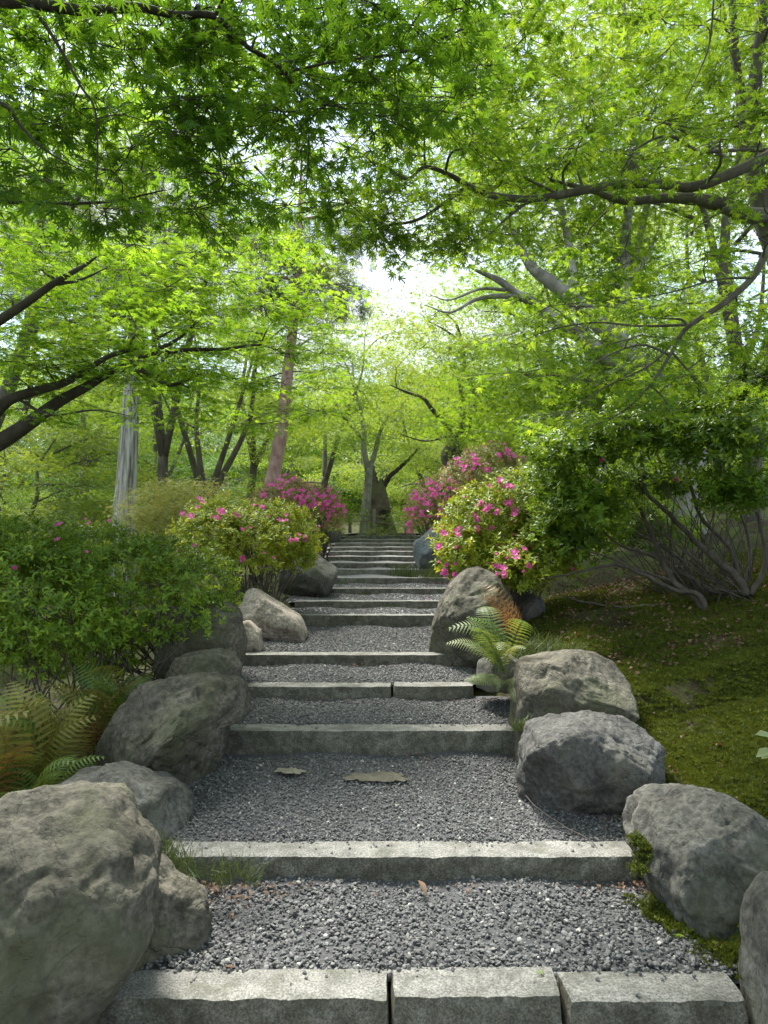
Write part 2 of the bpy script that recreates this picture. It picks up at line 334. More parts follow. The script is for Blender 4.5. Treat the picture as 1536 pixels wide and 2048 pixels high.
# ------------------------------------------------------------------ path profile
# per step: front edge row in the photo, tread height, visible riser, left / right end columns, depth
ST = [(1998, 0.00, .15, 188, 1500), (1713, .125, .115, 322, 1280), (1461, .36, .165, 442, 1040), (1373, .49, .105, 476, 950),
      (1309, .62, .10, 468, 905), (1230, .80, .145, 596, 870), (1202, .91, .10, 588, 892), (1176.5, 1.02, .095, 655, 900)]
steps = []
for py, z, r, a, b in ST:
    Y = y_from_z(py, z); steps.append([Y, z, r, at(a, py, Y).x, at(b, py, Y).x])
yy = steps[-1][0]
for py, Y, a, b in ((1155.5, 11, 664, 903), (1139, 12, 664, 892), (1126, 13.0, 655, 885), (1113, 14.1, 650, 850), (1102.5, 15.3, 655, 845), (1094, 16.5, 660, 845), (1086, 17.7, 668, 842), (1078.7, 18.9, 676, 842), (1071.6, 20.1, 690, 838), (1065.8, 21.4, 712, 832)):
    p = at(a, py, Y); steps.append([Y, p.z, .105, p.x, at(b, py, Y).x])
BD = .17
ys = [-30, 0]; zs = [-1.2, -.30]; ex = [(-6, -1.2), (-6, 1.2)]; 
for Y, z, r, a, b in steps:
    ys += [Y - .005, Y + BD]; zs += [z - r, z - .012]
ys += [30, 60, 400]; zs += [steps[-1][1] + .1, steps[-1][1] + .8, steps[-1][1] + 4]
ys = np.array(ys); zs = np.array(zs)
def zpath(y): return np.interp(y, ys, zs)
sy_ = np.array([s[0] for s in steps]); sl_ = np.array([s[3] for s in steps]); sr_ = np.array([s[4] for s in steps])
sl_s = np.array([min(sl_[max(0, i - 1):i + 2]) for i in range(len(sl_))]); sr_s = np.array([max(sr_[max(0, i - 1):i + 2]) for i in range(len(sr_))])
def left(y): return np.interp(y, np.r_[0, sy_, 30], np.r_[-1.25, sl_s, -2.6]) - .05
def right(y): return np.interp(y, np.r_[0, sy_, 30], np.r_[1.6, sr_s, 3.0]) + .05
def ground(x, y):
    x = np.asarray(x, float); y = np.asarray(y, float)
    zp = zpath(y); r = np.maximum(0, x - right(y)); l = np.maximum(0, left(y) - x)
    k = np.clip((26 - y) / 8, 0, 1)
    bank = (.10 * (1 - np.exp(-r / .25)) + .235 * np.minimum(r, 4) + .09 * np.clip(r - 4, 0, 10)) * (.25 + .75 * k)
    drop = -(.05 * (1 - np.exp(-l / .2)) + .24 * np.clip(l - .25, 0, 2.6) + .02 * np.clip(l - 3, 0, 15)) * k
    P = np.stack([x.ravel(), y.ravel(), np.zeros(x.size)], 1)
    nz = (fbm(P, .9, 4, 5) * .09 + fbm(P, 5, 3, 9) * .03).reshape(x.shape) * np.clip((r + l) / .5, 0, 1)
    far = fbm(P, .06, 3, 21).reshape(x.shape) * 1.2 * np.clip((np.hypot(x, y) - 25) / 30, 0, 1)
    dd = np.hypot(x, y) ; hill = 11 * np.clip((dd - 34) / 55, 0, 1) ** 1.2 * (y > 0)
    return zp + bank + drop + nz + far + hill
def gz(x, y): return float(ground(np.array([x]), np.array([y]))[0])
def grid_mesh(name, xs, yg, zf, mat, smooth=True):
    X, Y = np.meshgrid(xs, yg); Z = zf(X, Y); n, m = X.shape
    V = np.stack([X.ravel(), Y.ravel(), Z.ravel()], 1)
    i = np.arange((n - 1) * (m - 1)); r = i // (m - 1); c = i % (m - 1); a = r * m + c
    Q = np.stack([a, a + 1, a + m + 1, a + m], 1)
    me = bpy.data.meshes.new(name); me.from_pydata(V.tolist(), [], Q.tolist()); me.materials.append(mat)
    if smooth: me.shade_smooth()
    return me
xs = np.unique(np.r_[-300, -150, -80, -50, -35, np.linspace(-25, -6, 30), np.linspace(-6, 6.5, 230), np.linspace(6.5, 25, 36), 35, 50, 80, 150, 300])
yg = np.unique(np.r_[-60, -30, -15, -8, -4, np.linspace(-2, 1.8, 12), np.linspace(1.8, 9, 220), np.linspace(9, 24, 170), np.linspace(24, 50, 30), 65, 85, 120, 180, 300, 500])
def zterr(X, Y):
    Z = ground(X, Y); inside = (X > left(Y) - .02) & (X < right(Y) + .02)
    return np.where(inside, Z - .05, Z)
link('ground', grid_mesh('ground', xs, yg, zterr, M['soil']), kind='structure')
# gravel bed: strips between the steps
mb = MB(); vlist = []
def bed(y0, y1, mat, name):
    n = max(3, int((y1 - y0) / .08)); mb = MB(); yy = np.linspace(y0, y1, n); m = 24; V = []; 
    for y in yy:
        a, b = float(left(y)) - .12, float(right(y)) + .12
        for k in range(m): 
            x = a + (b - a) * k / (m - 1); V.append((x, y, float(zpath(y)) + .004 + (.012 * math.sin(x * 7 + y * 5)) - .03 * (k in (0, m - 1))))
    Fc = [(i * m + k, i * m + k + 1, (i + 1) * m + k + 1, (i + 1) * m + k) for i in range(n - 1) for k in range(m - 1)]
    mb.add(V, Fc); return link(name, mb.mesh(name, mat), kind='structure')
Y0 = [s[0] for s in steps]
bed(-3, Y0[0] + .02, M['gravel_far'], 'path')
for i in range(len(Y0)):
    e = Y0[i + 1] + .02 if i + 1 < len(Y0) else 27
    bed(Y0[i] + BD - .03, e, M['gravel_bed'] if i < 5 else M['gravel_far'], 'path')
# ------------------------------------------------------------------ granite steps
def rough_block(x0, x1, y0, y1, z0, z1, res, seed, y_shift=0):
    nx = max(2, int((x1 - x0) / res)); ny = max(2, int((y1 - y0) / res)); nz_ = max(2, int((z1 - z0) / res)); mb = MB()
    def face(f, a, b):
        V = []; 
        for i in range(a + 1):
            for j in range(b + 1): V.append(f(i / a, j / b))
        Q = [(i * (b + 1) + j, (i + 1) * (b + 1) + j, (i + 1) * (b + 1) + j + 1, i * (b + 1) + j + 1) for i in range(a) for j in range(b)]
        V = np.array(V)
        dt = z1 - V[:, 2]; df = V[:, 1] - y0; de = np.minimum(V[:, 0] - x0, x1 - V[:, 0])
        n1 = fbm(V, 9, 4, seed); n2 = fbm(V, 30, 3, seed + 4); lw = fbm(V * [1, 0, 0], 1.4, 2, seed + 8)
        edge = np.exp(-dt / .022) * np.exp(-df / .022)
        V2 = V.copy()
        V2[:, 1] += (n1 * .008 + n2 * .008) * np.exp(-df / .05) + edge * (.005 + .007 * np.maximum(0, n2 + .1)) + lw * .004
        V2[:, 2] += (n1 * .004 + n2 * .0025) * np.exp(-dt / .04) - edge * (.004 + .006 * np.maximum(0, n2 + .1)) + lw * .002
        V2[:, 0] += np.where(V[:, 0] > (x0 + x1) / 2, -1, 1) * np.exp(-de / .03) * (.003 + .008 * n1 + .006 * np.exp(-dt / .03) + .006 * np.exp(-df / .03))
        mb.add(V2, Q)
    lx, ly, lz = x1 - x0, y1 - y0, z1 - z0
    face(lambda u, v: (x0 + u * lx, y0, z0 + v * lz), nx, nz_)
    face(lambda u, v: (x0 + u * lx, y0 + v * ly, z1), nx, ny)
    face(lambda u, v: (x0, y1 - u * ly, z0 + v * lz), ny, nz_)
    face(lambda u, v: (x1, y0 + u * ly, z0 + v * lz), ny, nz_)
    face(lambda u, v: (x1 - u * lx, y1, z0 + v * lz), nx, 2)
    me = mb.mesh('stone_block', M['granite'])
    return me
ords = ['nearest', 'second', 'third', 'fourth', 'fifth', 'sixth', 'seventh', 'eighth', 'ninth', 'tenth', 'eleventh', 'twelfth', 'thirteenth', 'fourteenth', 'fifteenth', 'sixteenth', 'seventeenth', 'topmost']
steplab = ['nearest granite step, three blocks end to end across the foreground', 'second granite step up, one long block between mossy boulders', 'third granite step up, tall rough face above the sandy patch',
  'fourth granite step up, cracked by a mossy joint right of centre', 'fifth granite step up, low block ending at the fern on the right', 'sixth granite step up, short tall block beside the pale boulder']
for i, (Y, z, r, a, b) in enumerate(steps):
    lab = steplab[i] if i < len(steplab) else ('%s granite step counted from the front of the flight' % ords[i] if i < 17 else 'topmost granite step at the head of the flight before the trees')
    t = thing('stone_step', lab, 'step', ((a + b) / 2, Y, z - .3), 'granite steps of the garden stairway')
    res = .016 if i < 2 else (.022 if i < 5 else .05)
    cuts = [a, b]
    if i == 0: cuts = [a, at(781, 1998, Y).x, at(1133, 1998, Y).x, b]
    if i == 3: cuts = [a, at(785, 1373, Y).x, b]
    for k in range(len(cuts) - 1):
        g = .0025
        dz = [0, .004, -.003][k % 3]
        dyy = [0, .008, -.004][k % 3] if len(cuts) > 2 else 0
        link('stone_block', rough_block(cuts[k] + (g if k else 0), cuts[k + 1] - (g if k < len(cuts) - 2 else 0), Y + dyy, Y + BD + dyy, z - r - .16, z + dz, res, i * 13 + k), t)
# ------------------------------------------------------------------ gravel pebbles
def mk_pebble(mat, seed, flat=.62, tint=None):
    import bmesh
    bm = bmesh.new(); bmesh.ops.create_icosphere(bm, subdivisions=2 if seed < 3 else 1, radius=.5)
    V = np.array([v.co[:] for v in bm.verts]); ax = rng.uniform(.75, 1.25, 3); 
    for k in range(7):
        n = unit(rng.normal(0, 1, 3)); c = rng.uniform(.27, .42); d = V @ n; V = V - np.outer(np.maximum(0, d - c), n)
    V = V * ax * [1, 1, flat]
    for v, p in zip(bm.verts, V): v.co = p
    me = bpy.data.meshes.new('pebble'); bm.to_mesh(me); bm.free(); me.materials.append(mat)
    a = me.attributes.new('tint', 'FLOAT', 'POINT'); a.data.foreach_set('value', np.full(len(me.vertices), rng.random() * .6, np.float32))
    return me
PEB = [proto('pebble_shape', mk_pebble(M['pebble'], k)) for k in range(9)] + [proto('pebble_shape', mk_pebble(M['pebble'], 5)) for _ in range(4)]
PEBP = [proto('pebble_shape', mk_pebble(M['pebble_pale'], k)) for k in range(4)]
gp, gs = [], []
def gravel(y0, y1, smin, smax, dens):
    W = float(np.mean(right(np.array([y0, y1])) - left(np.array([y0, y1])))) + .16
    s0 = (smin + smax) / 2; n = int(W * (y1 - y0) / s0 ** 2 * dens)
    y = rng.uniform(y0, y1, n); x = left(y) - .08 + rng.random(n) * (right(y) - left(y) + .16)
    s = smin + (smax - smin) * rng.random(n) ** 1.8
    z = zpath(y) + .004 + .012 * np.sin(x * 7 + y * 5) + rng.uniform(-.2, .65, n) * s0
    gp.append(np.stack([x, y, z], 1)); gs.append(s)
gravel(Y0[0] + .15, Y0[1] + .0, .010, .027, 2.0)
gravel(Y0[1] + .14, Y0[2] + .0, .009, .021, 1.9)
gravel(Y0[2] + .14, Y0[3] + .0, .012, .021, 1.7)
gravel(Y0[3] + .14, Y0[4] + .0, .013, .022, 1.6)
gravel(Y0[4] + .14, Y0[5] + .0, .016, .024, 1.4)
for k in (5, 6, 7): gravel(Y0[k] + .15, Y0[k + 1], .014, .024, 1.0)
# stray stones on the treads
for k, n in ((0, 46), (1, 60), (2, 40), (3, 20)):
    Y, z, r, a, b = steps[k]; y = Y + BD - np.abs(rng.normal(0, .05, n)); y = np.clip(y, Y + .02, Y + BD + .02)
    gp.append(np.stack([rng.uniform(a + .05, b - .05, n), y, np.full(n, z + .004)], 1)); gs.append(rng.uniform(.007, .02, n))
gp = np.concatenate(gp); gs = np.concatenate(gs); n = len(gp)
er = np.stack([rng.normal(0, .45, n), rng.normal(0, .45, n), rng.uniform(0, 6.28, n)], 1)
sc = gs[:, None] * np.stack([rng.uniform(.8, 1.35, n), rng.uniform(.75, 1.1, n), rng.uniform(.7, 1.1, n)], 1)
pale = rng.random(n) < .012
tn = np.array([o.data.attributes['tint'].data[0].value for o in PEB]); od = np.argsort(tn); q = gp[~pale]
v = np.clip(.5 + .9 * fbm(q, 2.6, 3, 77) + rng.normal(0, .3, len(q)), 0, .999); scatter('gravel', q, er[~pale], sc[~pale], PEB, idx=od[(v * len(PEB)).astype(int)])
scatter('pale_gravel', gp[pale], er[pale], sc[pale] * 1.05, PEBP)
print('pebbles', n)
# ------------------------------------------------------------------ boulders
import bmesh
def ico(sub):
    bm = bmesh.new(); bmesh.ops.create_icosphere(bm, subdivisions=sub, radius=1)
    V = np.array([v.co[:] for v in bm.verts]); Fc = [tuple(v.index for v in f.verts) for f in bm.faces]; bm.free(); return V, Fc
ICO = {}
def boulder(label, outline, Y, depth, mat, seed, sub=5, ex=.72, cuts=6, rough=1.0, topcut=None):
    if sub not in ICO: ICO[sub] = ico(sub)
    U, Fc = ICO[sub]
    P = np.array([at(x, y, Y)[:] for x, y in outline]); c = np.array([(P[:, 0].min() + P[:, 0].max()) / 2, Y, (P[:, 2].min() + P[:, 2].max()) / 2])
    q = P[:, [0, 2]] - c[[0, 2]]; q2 = np.roll(q, -1, axis=0)
    th = np.linspace(-np.pi, np.pi, 361); rr = np.zeros(361)
    for i, a in enumerate(th):
        d = np.array([np.cos(a), np.sin(a)]); best = 0
        for A, B in zip(q, q2):
            e = B - A; den = d[0] * e[1] - d[1] * e[0]
            if abs(den) < 1e-9: continue
            t = (A[0] * e[1] - A[1] * e[0]) / den; s = (A[0] * d[1] - A[1] * d[0]) / den
            if t > 0 and -1e-6 <= s <= 1 + 1e-6: best = max(best, t)
        rr[i] = best
    kk = np.exp(-np.linspace(-2, 2, 9) ** 2); kk /= kk.sum(); rs = np.convolve(np.r_[rr[-5:-1], rr, rr[1:5]], kk, 'valid')
    a = np.arctan2(U[:, 2], U[:, 0]); s = np.clip(np.hypot(U[:, 0], U[:, 2]), 0, 1)
    R0 = np.interp(a, th, rs); g = s ** ex; h = np.sign(U[:, 1]) * np.abs(U[:, 1]) ** ex
    V = np.stack([np.cos(a) * R0 * g, h * depth / 2, np.sin(a) * R0 * g], 1)
    lr = np.random.default_rng(seed); size = float(np.mean(rs))
    for k in range(cuts + 4):
        n = unit(np.array([lr.normal(0, .8), -abs(lr.normal(.9, .5)), lr.normal(.25, .8)])); d = V @ n; cc = d.max() * lr.uniform(.66, .88)
        d = d + .04 * float(np.mean(rs)) * fbm(V / float(np.mean(rs)), 2.5, 3, seed + k)
        V = V - np.outer(np.maximum(0, d - cc) * .97, n)
    nrm = unit(V / np.array([1, 1, 1])); W = V / size
    low = fbm(W, 1.3, 3, seed); rid = 1 - np.abs(fbm(W + 3, 1.9, 4, seed + 5)) * 2.6; fine = fbm(W, 9, 4, seed + 9, .6)
    blk = np.abs(((fbm(W, 1.1, 3, seed + 2) * 4.0) % 1.0) - .5)
    crk = np.exp(-(fbm(W, 1.6, 3, seed + 30) / .022) ** 2)
    strat = fbm((W + .25 * low[:, None]) * [.8, .8, 3.2], 1.8, 4, seed + 50); chip = fbm(W, 4.5, 3, seed + 60); chip = np.where(chip > .12, .12, chip)
    dsp = size * rough * (.075 * low - .04 * np.maximum(0, rid) ** 3 + .035 * blk + .028 * fine - .022 * crk + .035 * strat + .09 * chip)
    V = V + nrm * dsp[:, None]
    V[:, 2] = np.where(V[:, 2] < 0, V[:, 2] * 1.3, V[:, 2])
    me = bpy.data.meshes.new('boulder'); me.from_pydata((V).tolist(), [], Fc); me.materials.append(mat); me.shade_smooth()
    o = link('boulder', me); o.location = c
    return tag(o, label, 'boulder', 'boulders edging the steps')
boulder('huge olive grey boulder filling the lower left corner', [(-170, 2200), (-200, 1800), (-120, 1640), (0, 1590), (60, 1583), (140, 1590), (185, 1602), (220, 1640), (268, 1690), (278, 1725), (298, 1755), (290, 1800), (300, 1860), (270, 1920), (205, 1985), (180, 2060), (170, 2200)], 2.42, 1.0, M['rock_grey'], 1, 6, .8, 7, 1.05)
boulder('low dark-based rock wedged between the huge left boulder and the gravel', [(170, 1980), (200, 1760), (270, 1715), (320, 1768), (385, 1800), (407, 1822), (410, 1870), (388, 1912), (300, 1950), (230, 1990)], 2.78, .6, M['rock_grey'], 2, 6, .75, 6)
boulder('flat cracked rock behind the huge left boulder with moss on top', [(60, 1720), (80, 1592), (140, 1557), (180, 1556), (202, 1540), (250, 1545), (285, 1562), (335, 1572), (366, 1602), (380, 1627), (362, 1662), (342, 1690), (290, 1740), (120, 1750)], 3.62, .8, M['rock_mid'], 3, 5, .7, 6)
boulder('large rugged grey boulder left of the third step', [(178, 1545), (184, 1490), (214, 1440), (235, 1400), (265, 1375), (330, 1362), (380, 1354), (450, 1360), (495, 1382), (502, 1412), (495, 1442), (447, 1462), (440, 1500), (432, 1525), (340, 1560), (250, 1570), (190, 1565)], 4.28, .95, M['rock_grey'], 4, 6, .72, 7, 1.1)
boulder('low rounded rock beside the left end of the fourth step', [(313, 1380), (318, 1345), (335, 1322), (370, 1309), (430, 1299), (465, 1310), (482, 1335), (478, 1362), (430, 1390)], 5.0, .6, M['rock_grey'], 5, 5)
boulder('upright split grey rock at the left end of the fifth step', [(316, 1350), (318, 1232), (330, 1215), (390, 1210), (450, 1206), (474, 1220), (488, 1268), (490, 1310), (470, 1350)], 5.65, .6, M['rock_grey'], 6, 5, .62, 6, 1.1)
boulder('big pale buff boulder sloping down to the left of the sixth step', [(470, 1290), (478, 1220), (490, 1180), (510, 1177), (560, 1208), (600, 1234), (615, 1258), (612, 1276), (560, 1284), (520, 1288)], 7.3, .9, M['rock_pale'], 7, 5, .75, 4, .7)
boulder('small pale rock tucked under the big buff boulder', [(470, 1310), (478, 1245), (498, 1240), (520, 1262), (526, 1290), (520, 1310)], 6.55, .4, M['rock_pale'], 8, 4, .8, 4, .7)
boulder('smooth dark rounded boulder below the lime green azalea', [(558, 1180), (560, 1142), (580, 1125), (610, 1107), (630, 1104), (655, 1124), (674, 1136), (673, 1156), (656, 1182), (620, 1190), (585, 1186)], 9.9, .9, M['rock_mid'], 9, 5, .75, 4, .7)
boulder('tall grey boulder right of the sixth step under the flowers', [(852, 1310), (862, 1250), (880, 1200), (905, 1156), (930, 1136), (955, 1131), (985, 1144), (1012, 1180), (1035, 1230), (1030, 1290), (980, 1330), (920, 1322), (870, 1320)], 6.5, 1.0, M['rock_grey'], 10, 6, .78, 0, .75)
boulder('dark shaded rock half hidden behind the orange fern', [(1000, 1280), (1010, 1190), (1040, 1168), (1075, 1180), (1090, 1220), (1080, 1280)], 7.1, .6, M['rock_dark'], 11, 4, .8, 4, .7)
boulder('small flat pale rock behind the green fern', [(955, 1370), (958, 1325), (985, 1312), (1030, 1310), (1050, 1330), (1050, 1375)], 5.25, .5, M['rock_mid'], 12, 4)
boulder('square topped grey green boulder on the right bank', [(1025, 1500), (1028, 1410), (1040, 1335), (1060, 1308), (1150, 1301), (1200, 1308), (1250, 1330), (1272, 1370), (1262, 1405), (1222, 1450), (1150, 1490)], 4.65, .9, M['rock_grey'], 13, 6, .62, 5, .7)
boulder('charcoal boulder with a flat top beside the widest gravel landing', [(1040, 1580), (1041, 1500), (1060, 1456), (1110, 1438), (1180, 1432), (1290, 1444), (1316, 1470), (1333, 1502), (1326, 1534), (1292, 1585), (1200, 1615), (1110, 1622), (1062, 1605)], 3.95, .75, M['rock_dark'], 14, 6, .64, 6, 1.1)
boulder('smooth grey boulder at the right end of the second step', [(1246, 1668), (1268, 1627), (1330, 1595), (1400, 1588), (1480, 1608), (1545, 1650), (1620, 1710), (1640, 1800), (1560, 1870), (1500, 1858), (1400, 1832), (1320, 1800), (1290, 1730), (1258, 1696)], 3.12, .85, M['rock_mid'], 15, 6, .72, 5, 1.15)
boulder('grey rock cut off by the lower right edge of the photo', [(1540, 2200), (1534, 1990), (1540, 1900), (1552, 1835), (1590, 1790), (1740, 1790), (1820, 1900), (1820, 2200)], 2.35, .7, M['rock_mid'], 16, 5, .7, 4, .7)
boulder('blue grey boulder below the far right pink azalea', [(826, 1128), (827, 1085), (850, 1068), (868, 1050), (886, 1044), (910, 1060), (920, 1115), (875, 1135)], 12.3, 1.0, M['rock_blue'], 17, 5, .7, 5, 1.0)
boulder('small dark rock at the left of the top steps', [(656, 1080), (658, 1062), (666, 1054), (678, 1056), (684, 1068), (682, 1082)], 18.5, .4, M['rock_dark'], 18, 4, .8, 3, .7)
# ------------------------------------------------------------------ tree machinery
class Tree:
    def __init__(s, name, label, cat, base, trunk_mat, group=None):
        s.e = thing(name, label, cat, base, group); s.trunk = MB(); s.br = MB(); s.nodes = []; s.rad = []; s.mat = trunk_mat; s.base = Vector(base)
    def limb(s, pts, rad, trunk=False, n=8, sub=5, wob=.0):
        p, r = smooth_path(pts, rad, sub, wob)
        (s.trunk if trunk else s.br).tube(p, r, n)
        s.nodes += [q[:] for q in p]; s.rad += r
    def connect(s, c, rmax=.03, rend=.005, sag=.06, sub=3):
        A = np.array(s.nodes); c_ = np.array(c); d = np.linalg.norm((A - c_) * [1, 1, 1.15], axis=1)
        d = d + .6 * np.maximum(0, A[:, 2] - c_[2]) ; i = int(np.argmin(d)); a = Vector(s.nodes[i]); c = Vector(c); ln = (c - a).length
        if ln < .04: return a
        r0 = min(s.rad[i] * .75, rmax, rend + .012 * ln + .003)
        m1 = a.lerp(c, .35) + Vector((random.gauss(0, .09), random.gauss(0, .09), random.gauss(.07, .06))) * ln
        m2 = a.lerp(c, .7) + Vector((random.gauss(0, .07), random.gauss(0, .07), random.gauss(.05, .05))) * ln
        p, r = smooth_path([a, m1, m2, c], [r0, r0 * .8, r0 * .55, rend], sub)
        s.br.tube(p, r, 5, False)
        s.nodes += [q[:] for q in p[1:]]; s.rad += r[1:]
        return a
    def finish(s):
        if s.trunk.v: link('trunk', s.trunk.mesh('trunk', s.mat), s.e)
        if s.br.v: link('branches', s.br.mesh('branches', s.mat), s.e)
def order_pads(t, pads):
    b = np.array(t.nodes); pads = [np.array(p) for p in pads]
    return sorted(pads, key=lambda p: float(np.min(np.linalg.norm(b - p[:3], axis=1))))
def leaf_twigs(t, c, Rr, T, nleaf, size, droop=.12, tilt=.38, per=8):
    """twigs radiating in a flat pad with leaf pairs; returns pos, tipdir, normal"""
    P, D, Nn = [], [], []
    for i in range(max(2, int(nleaf / per))):
        a = random.uniform(0, 6.283); r = Rr * random.uniform(.25, 1) ** .6
        e = Vector(c) + Vector((math.cos(a) * r, math.sin(a) * r, random.gauss(0, T) - .18 * r))
        s0 = Vector(c) + (e - Vector(c)) * random.uniform(0, .25); m = s0.lerp(e, .55) + Vector((random.gauss(0, .06), random.gauss(0, .06), .05 + random.gauss(0, .03))) * r
        t.br.tube([s0, m, e], [.0028, .002, .001], 3, False)
        out_ = Vector((math.cos(a), math.sin(a), 0)); side = Vector((-out_.y, out_.x, 0))
        for k in range(per):
            f = .3 + .7 * (k // 2 * 2 + 1) / per; f = min(1, f + random.gauss(0, .04)); q = (s0.lerp(m, f / .55) if f < .55 else m.lerp(e, (f - .55) / .45))
            sg = 1 if k % 2 else -1; off = side * sg * random.uniform(.3, 1.1) * size
            P.append(q + off + Vector((0, 0, random.gauss(-.2, .3) * size))); D.append(out_ * random.uniform(.1, 1) + side * sg * random.uniform(.2, 1) + Vector((0, 0, -droop * random.uniform(-.5, 3))))
            Nn.append(Vector((random.gauss(0, tilt), random.gauss(0, tilt), 1)))
    return P, D, Nn
def near_crown(t, pads, leafkey, size, K=300, upper=None, **kw):
    P, D, Nn = [], [], []
    if upper is not None:  # overhead sprays added to shade the lower leaves and the foreground
        UP = np.array(upper); n = len(UP)
        for p in UP[::9]: t.connect(p, .05, .006)
        scatter('added_shade_crown', UP, np.stack([rng.normal(0, .25, n), rng.normal(0, .25, n), rng.uniform(0, 6.283, n)], 1), rng.uniform(.8, 1.3, n), SPRAY[leafkey], t.e)
    for p in order_pads(t, pads):
        t.connect(p[:3], .035, .004)
        a, b, c = leaf_twigs(t, p[:3], p[3], p[4], p[5], size, **kw); P += a; D += b; Nn += c
    P = np.array([q[:] for q in P]); D = np.array([q[:] for q in D]); Nn = np.array([q[:] for q in Nn])
    Mx = frames(D, Nn); E = eulers(Mx); sc = size * rng.uniform(.65, 1.2, len(P))
    px, py, d = project(P); vis = (px > 10) & (px < 1526) & (py > 10) & (py < 2030) & (d > .4)
    cand = np.where(vis)[0]; cand = cand[np.argsort(-(sc[cand] / d[cand]))][:K]
    for i in cand:
        o = link('leaf', LEAF[leafkey], t.e); o.location = P[i]; o.rotation_euler = E[i]; o.scale = (sc[i],) * 3
    keep = np.ones(len(P), bool); keep[cand] = False
    scatter('crown', P[keep], E[keep], sc[keep], LPROTO[leafkey], t.e)
    t.finish(); print(t.e.name, 'leaves', len(P))
def region(x0, y0, x1, y1, Ya, Yb, n, Rr, T, nl, jit=.9):
    """n pads spread over a window of the view between two distances"""
    ar = (x1 - x0) / max(1, (y1 - y0)); nx = max(1, round(math.sqrt(n * ar))); ny = max(1, math.ceil(n / nx)); o = []
    for i in range(nx):
        for j in range(ny):
            x = x0 + (i + .5 + random.uniform(-.5, .5) * jit) / nx * (x1 - x0); y = y0 + (j + .5 + random.uniform(-.5, .5) * jit) / ny * (y1 - y0)
            q = at(x, y, random.uniform(Ya, Yb)); o.append((q.x, q.y, q.z, Rr * random.uniform(.75, 1.25), T, nl))
    return o
def A(px, py, Y): return at(px, py, Y)
# ------------------------------------------------------------------ overhead maple, left (trunk stands left of the camera, outside the frame)
t = Tree('maple_tree', 'near maple whose dark leaves hang over the top left of the view', 'tree', (-2.7, 1.3, gz(-2.7, 1.3)), M['bark_dark'], 'japanese maples')
b0 = Vector((-2.7, 1.3, gz(-2.7, 1.3)))
t.limb([b0, b0 + Vector((.05, .05, 1.2)), b0 + Vector((.25, .2, 2.3)), b0 + Vector((.6, .5, 3.2)), b0 + Vector((.9, .9, 4.4)), b0 + Vector((1.0, 1.3, 5.4))], [.13, .11, .095, .08, .055, .03], True, 12)
fork = b0 + Vector((.3, .24, 2.55))
t.limb([fork, A(-120, 30, 2.5), A(20, 2, 2.6), A(100, 12, 2.65), A(180, 22, 2.7), A(270, 14, 2.75), A(350, 30, 2.8), A(430, 33, 2.85), A(490, 90, 2.9), A(560, 135, 3.0), A(615, 215, 3.1)], [.055, .036, .026, .022, .019, .018, .015, .014, .010, .008, .005], n=8)
t.limb([A(430, 33, 2.85), A(445, 0, 2.8), A(470, -60, 2.7)], [.008, .006, .004])
t.limb([A(560, 148, 3.0), A(660, 125, 3.0), A(800, 105, 3.1), A(900, 70, 3.2), A(1000, 20, 3.2)], [.006, .005, .005, .004, .003])
t.limb([A(60, 8, 2.62), A(110, 80, 2.6), A(160, 170, 2.6), A(190, 220, 2.6), A(195, 320, 2.6), A(190, 400, 2.65)], [.009, .007, .005, .004, .003, .002])
t.limb([fork, A(-150, 150, 2.5), A(0, 205, 2.5), A(40, 250, 2.5), A(90, 300, 2.5), A(170, 345, 2.6)], [.03, .014, .008, .006, .004, .002])
t.limb([fork, A(-150, 390, 3.0), A(0, 402, 3.0), A(100, 407, 3.1), A(220, 403, 3.1), A(330, 380, 3.2)], [.03, .016, .010, .008, .006, .003])
t.limb([A(615, 215, 3.1), A(618, 300, 3.1), A(612, 380, 3.1)], [.004, .003, .002])
t.limb([A(615, 217, 3.1), A(760, 219, 3.2), A(850, 215, 3.3)], [.004, .003, .002])
t.limb([fork + Vector((.3, .3, .9)), A(100, -200, 2.4), A(400, -250, 2.5), A(700, -200, 2.6), A(900, -150, 2.8)], [.04, .03, .02, .012, .006])
pads = region(-80, -30, 480, 440, 2.65, 3.5, 60, .27, .05, 66) + region(380, -60, 960, 240, 2.8, 3.7, 46, .28, .05, 64) + region(380, 220, 760, 440, 3.0, 3.6, 12, .24, .05, 54) + region(-300, -400, 900, -60, 2.0, 2.8, 10, .4, .06, 70)
near_crown(t, pads, 'maple_near', .047, tilt=.6, droop=.25, upper=[(random.uniform(-4.5, 1.2), random.uniform(-3, 4.5), 5.0 + random.gauss(0, .45)) for _ in range(330)])
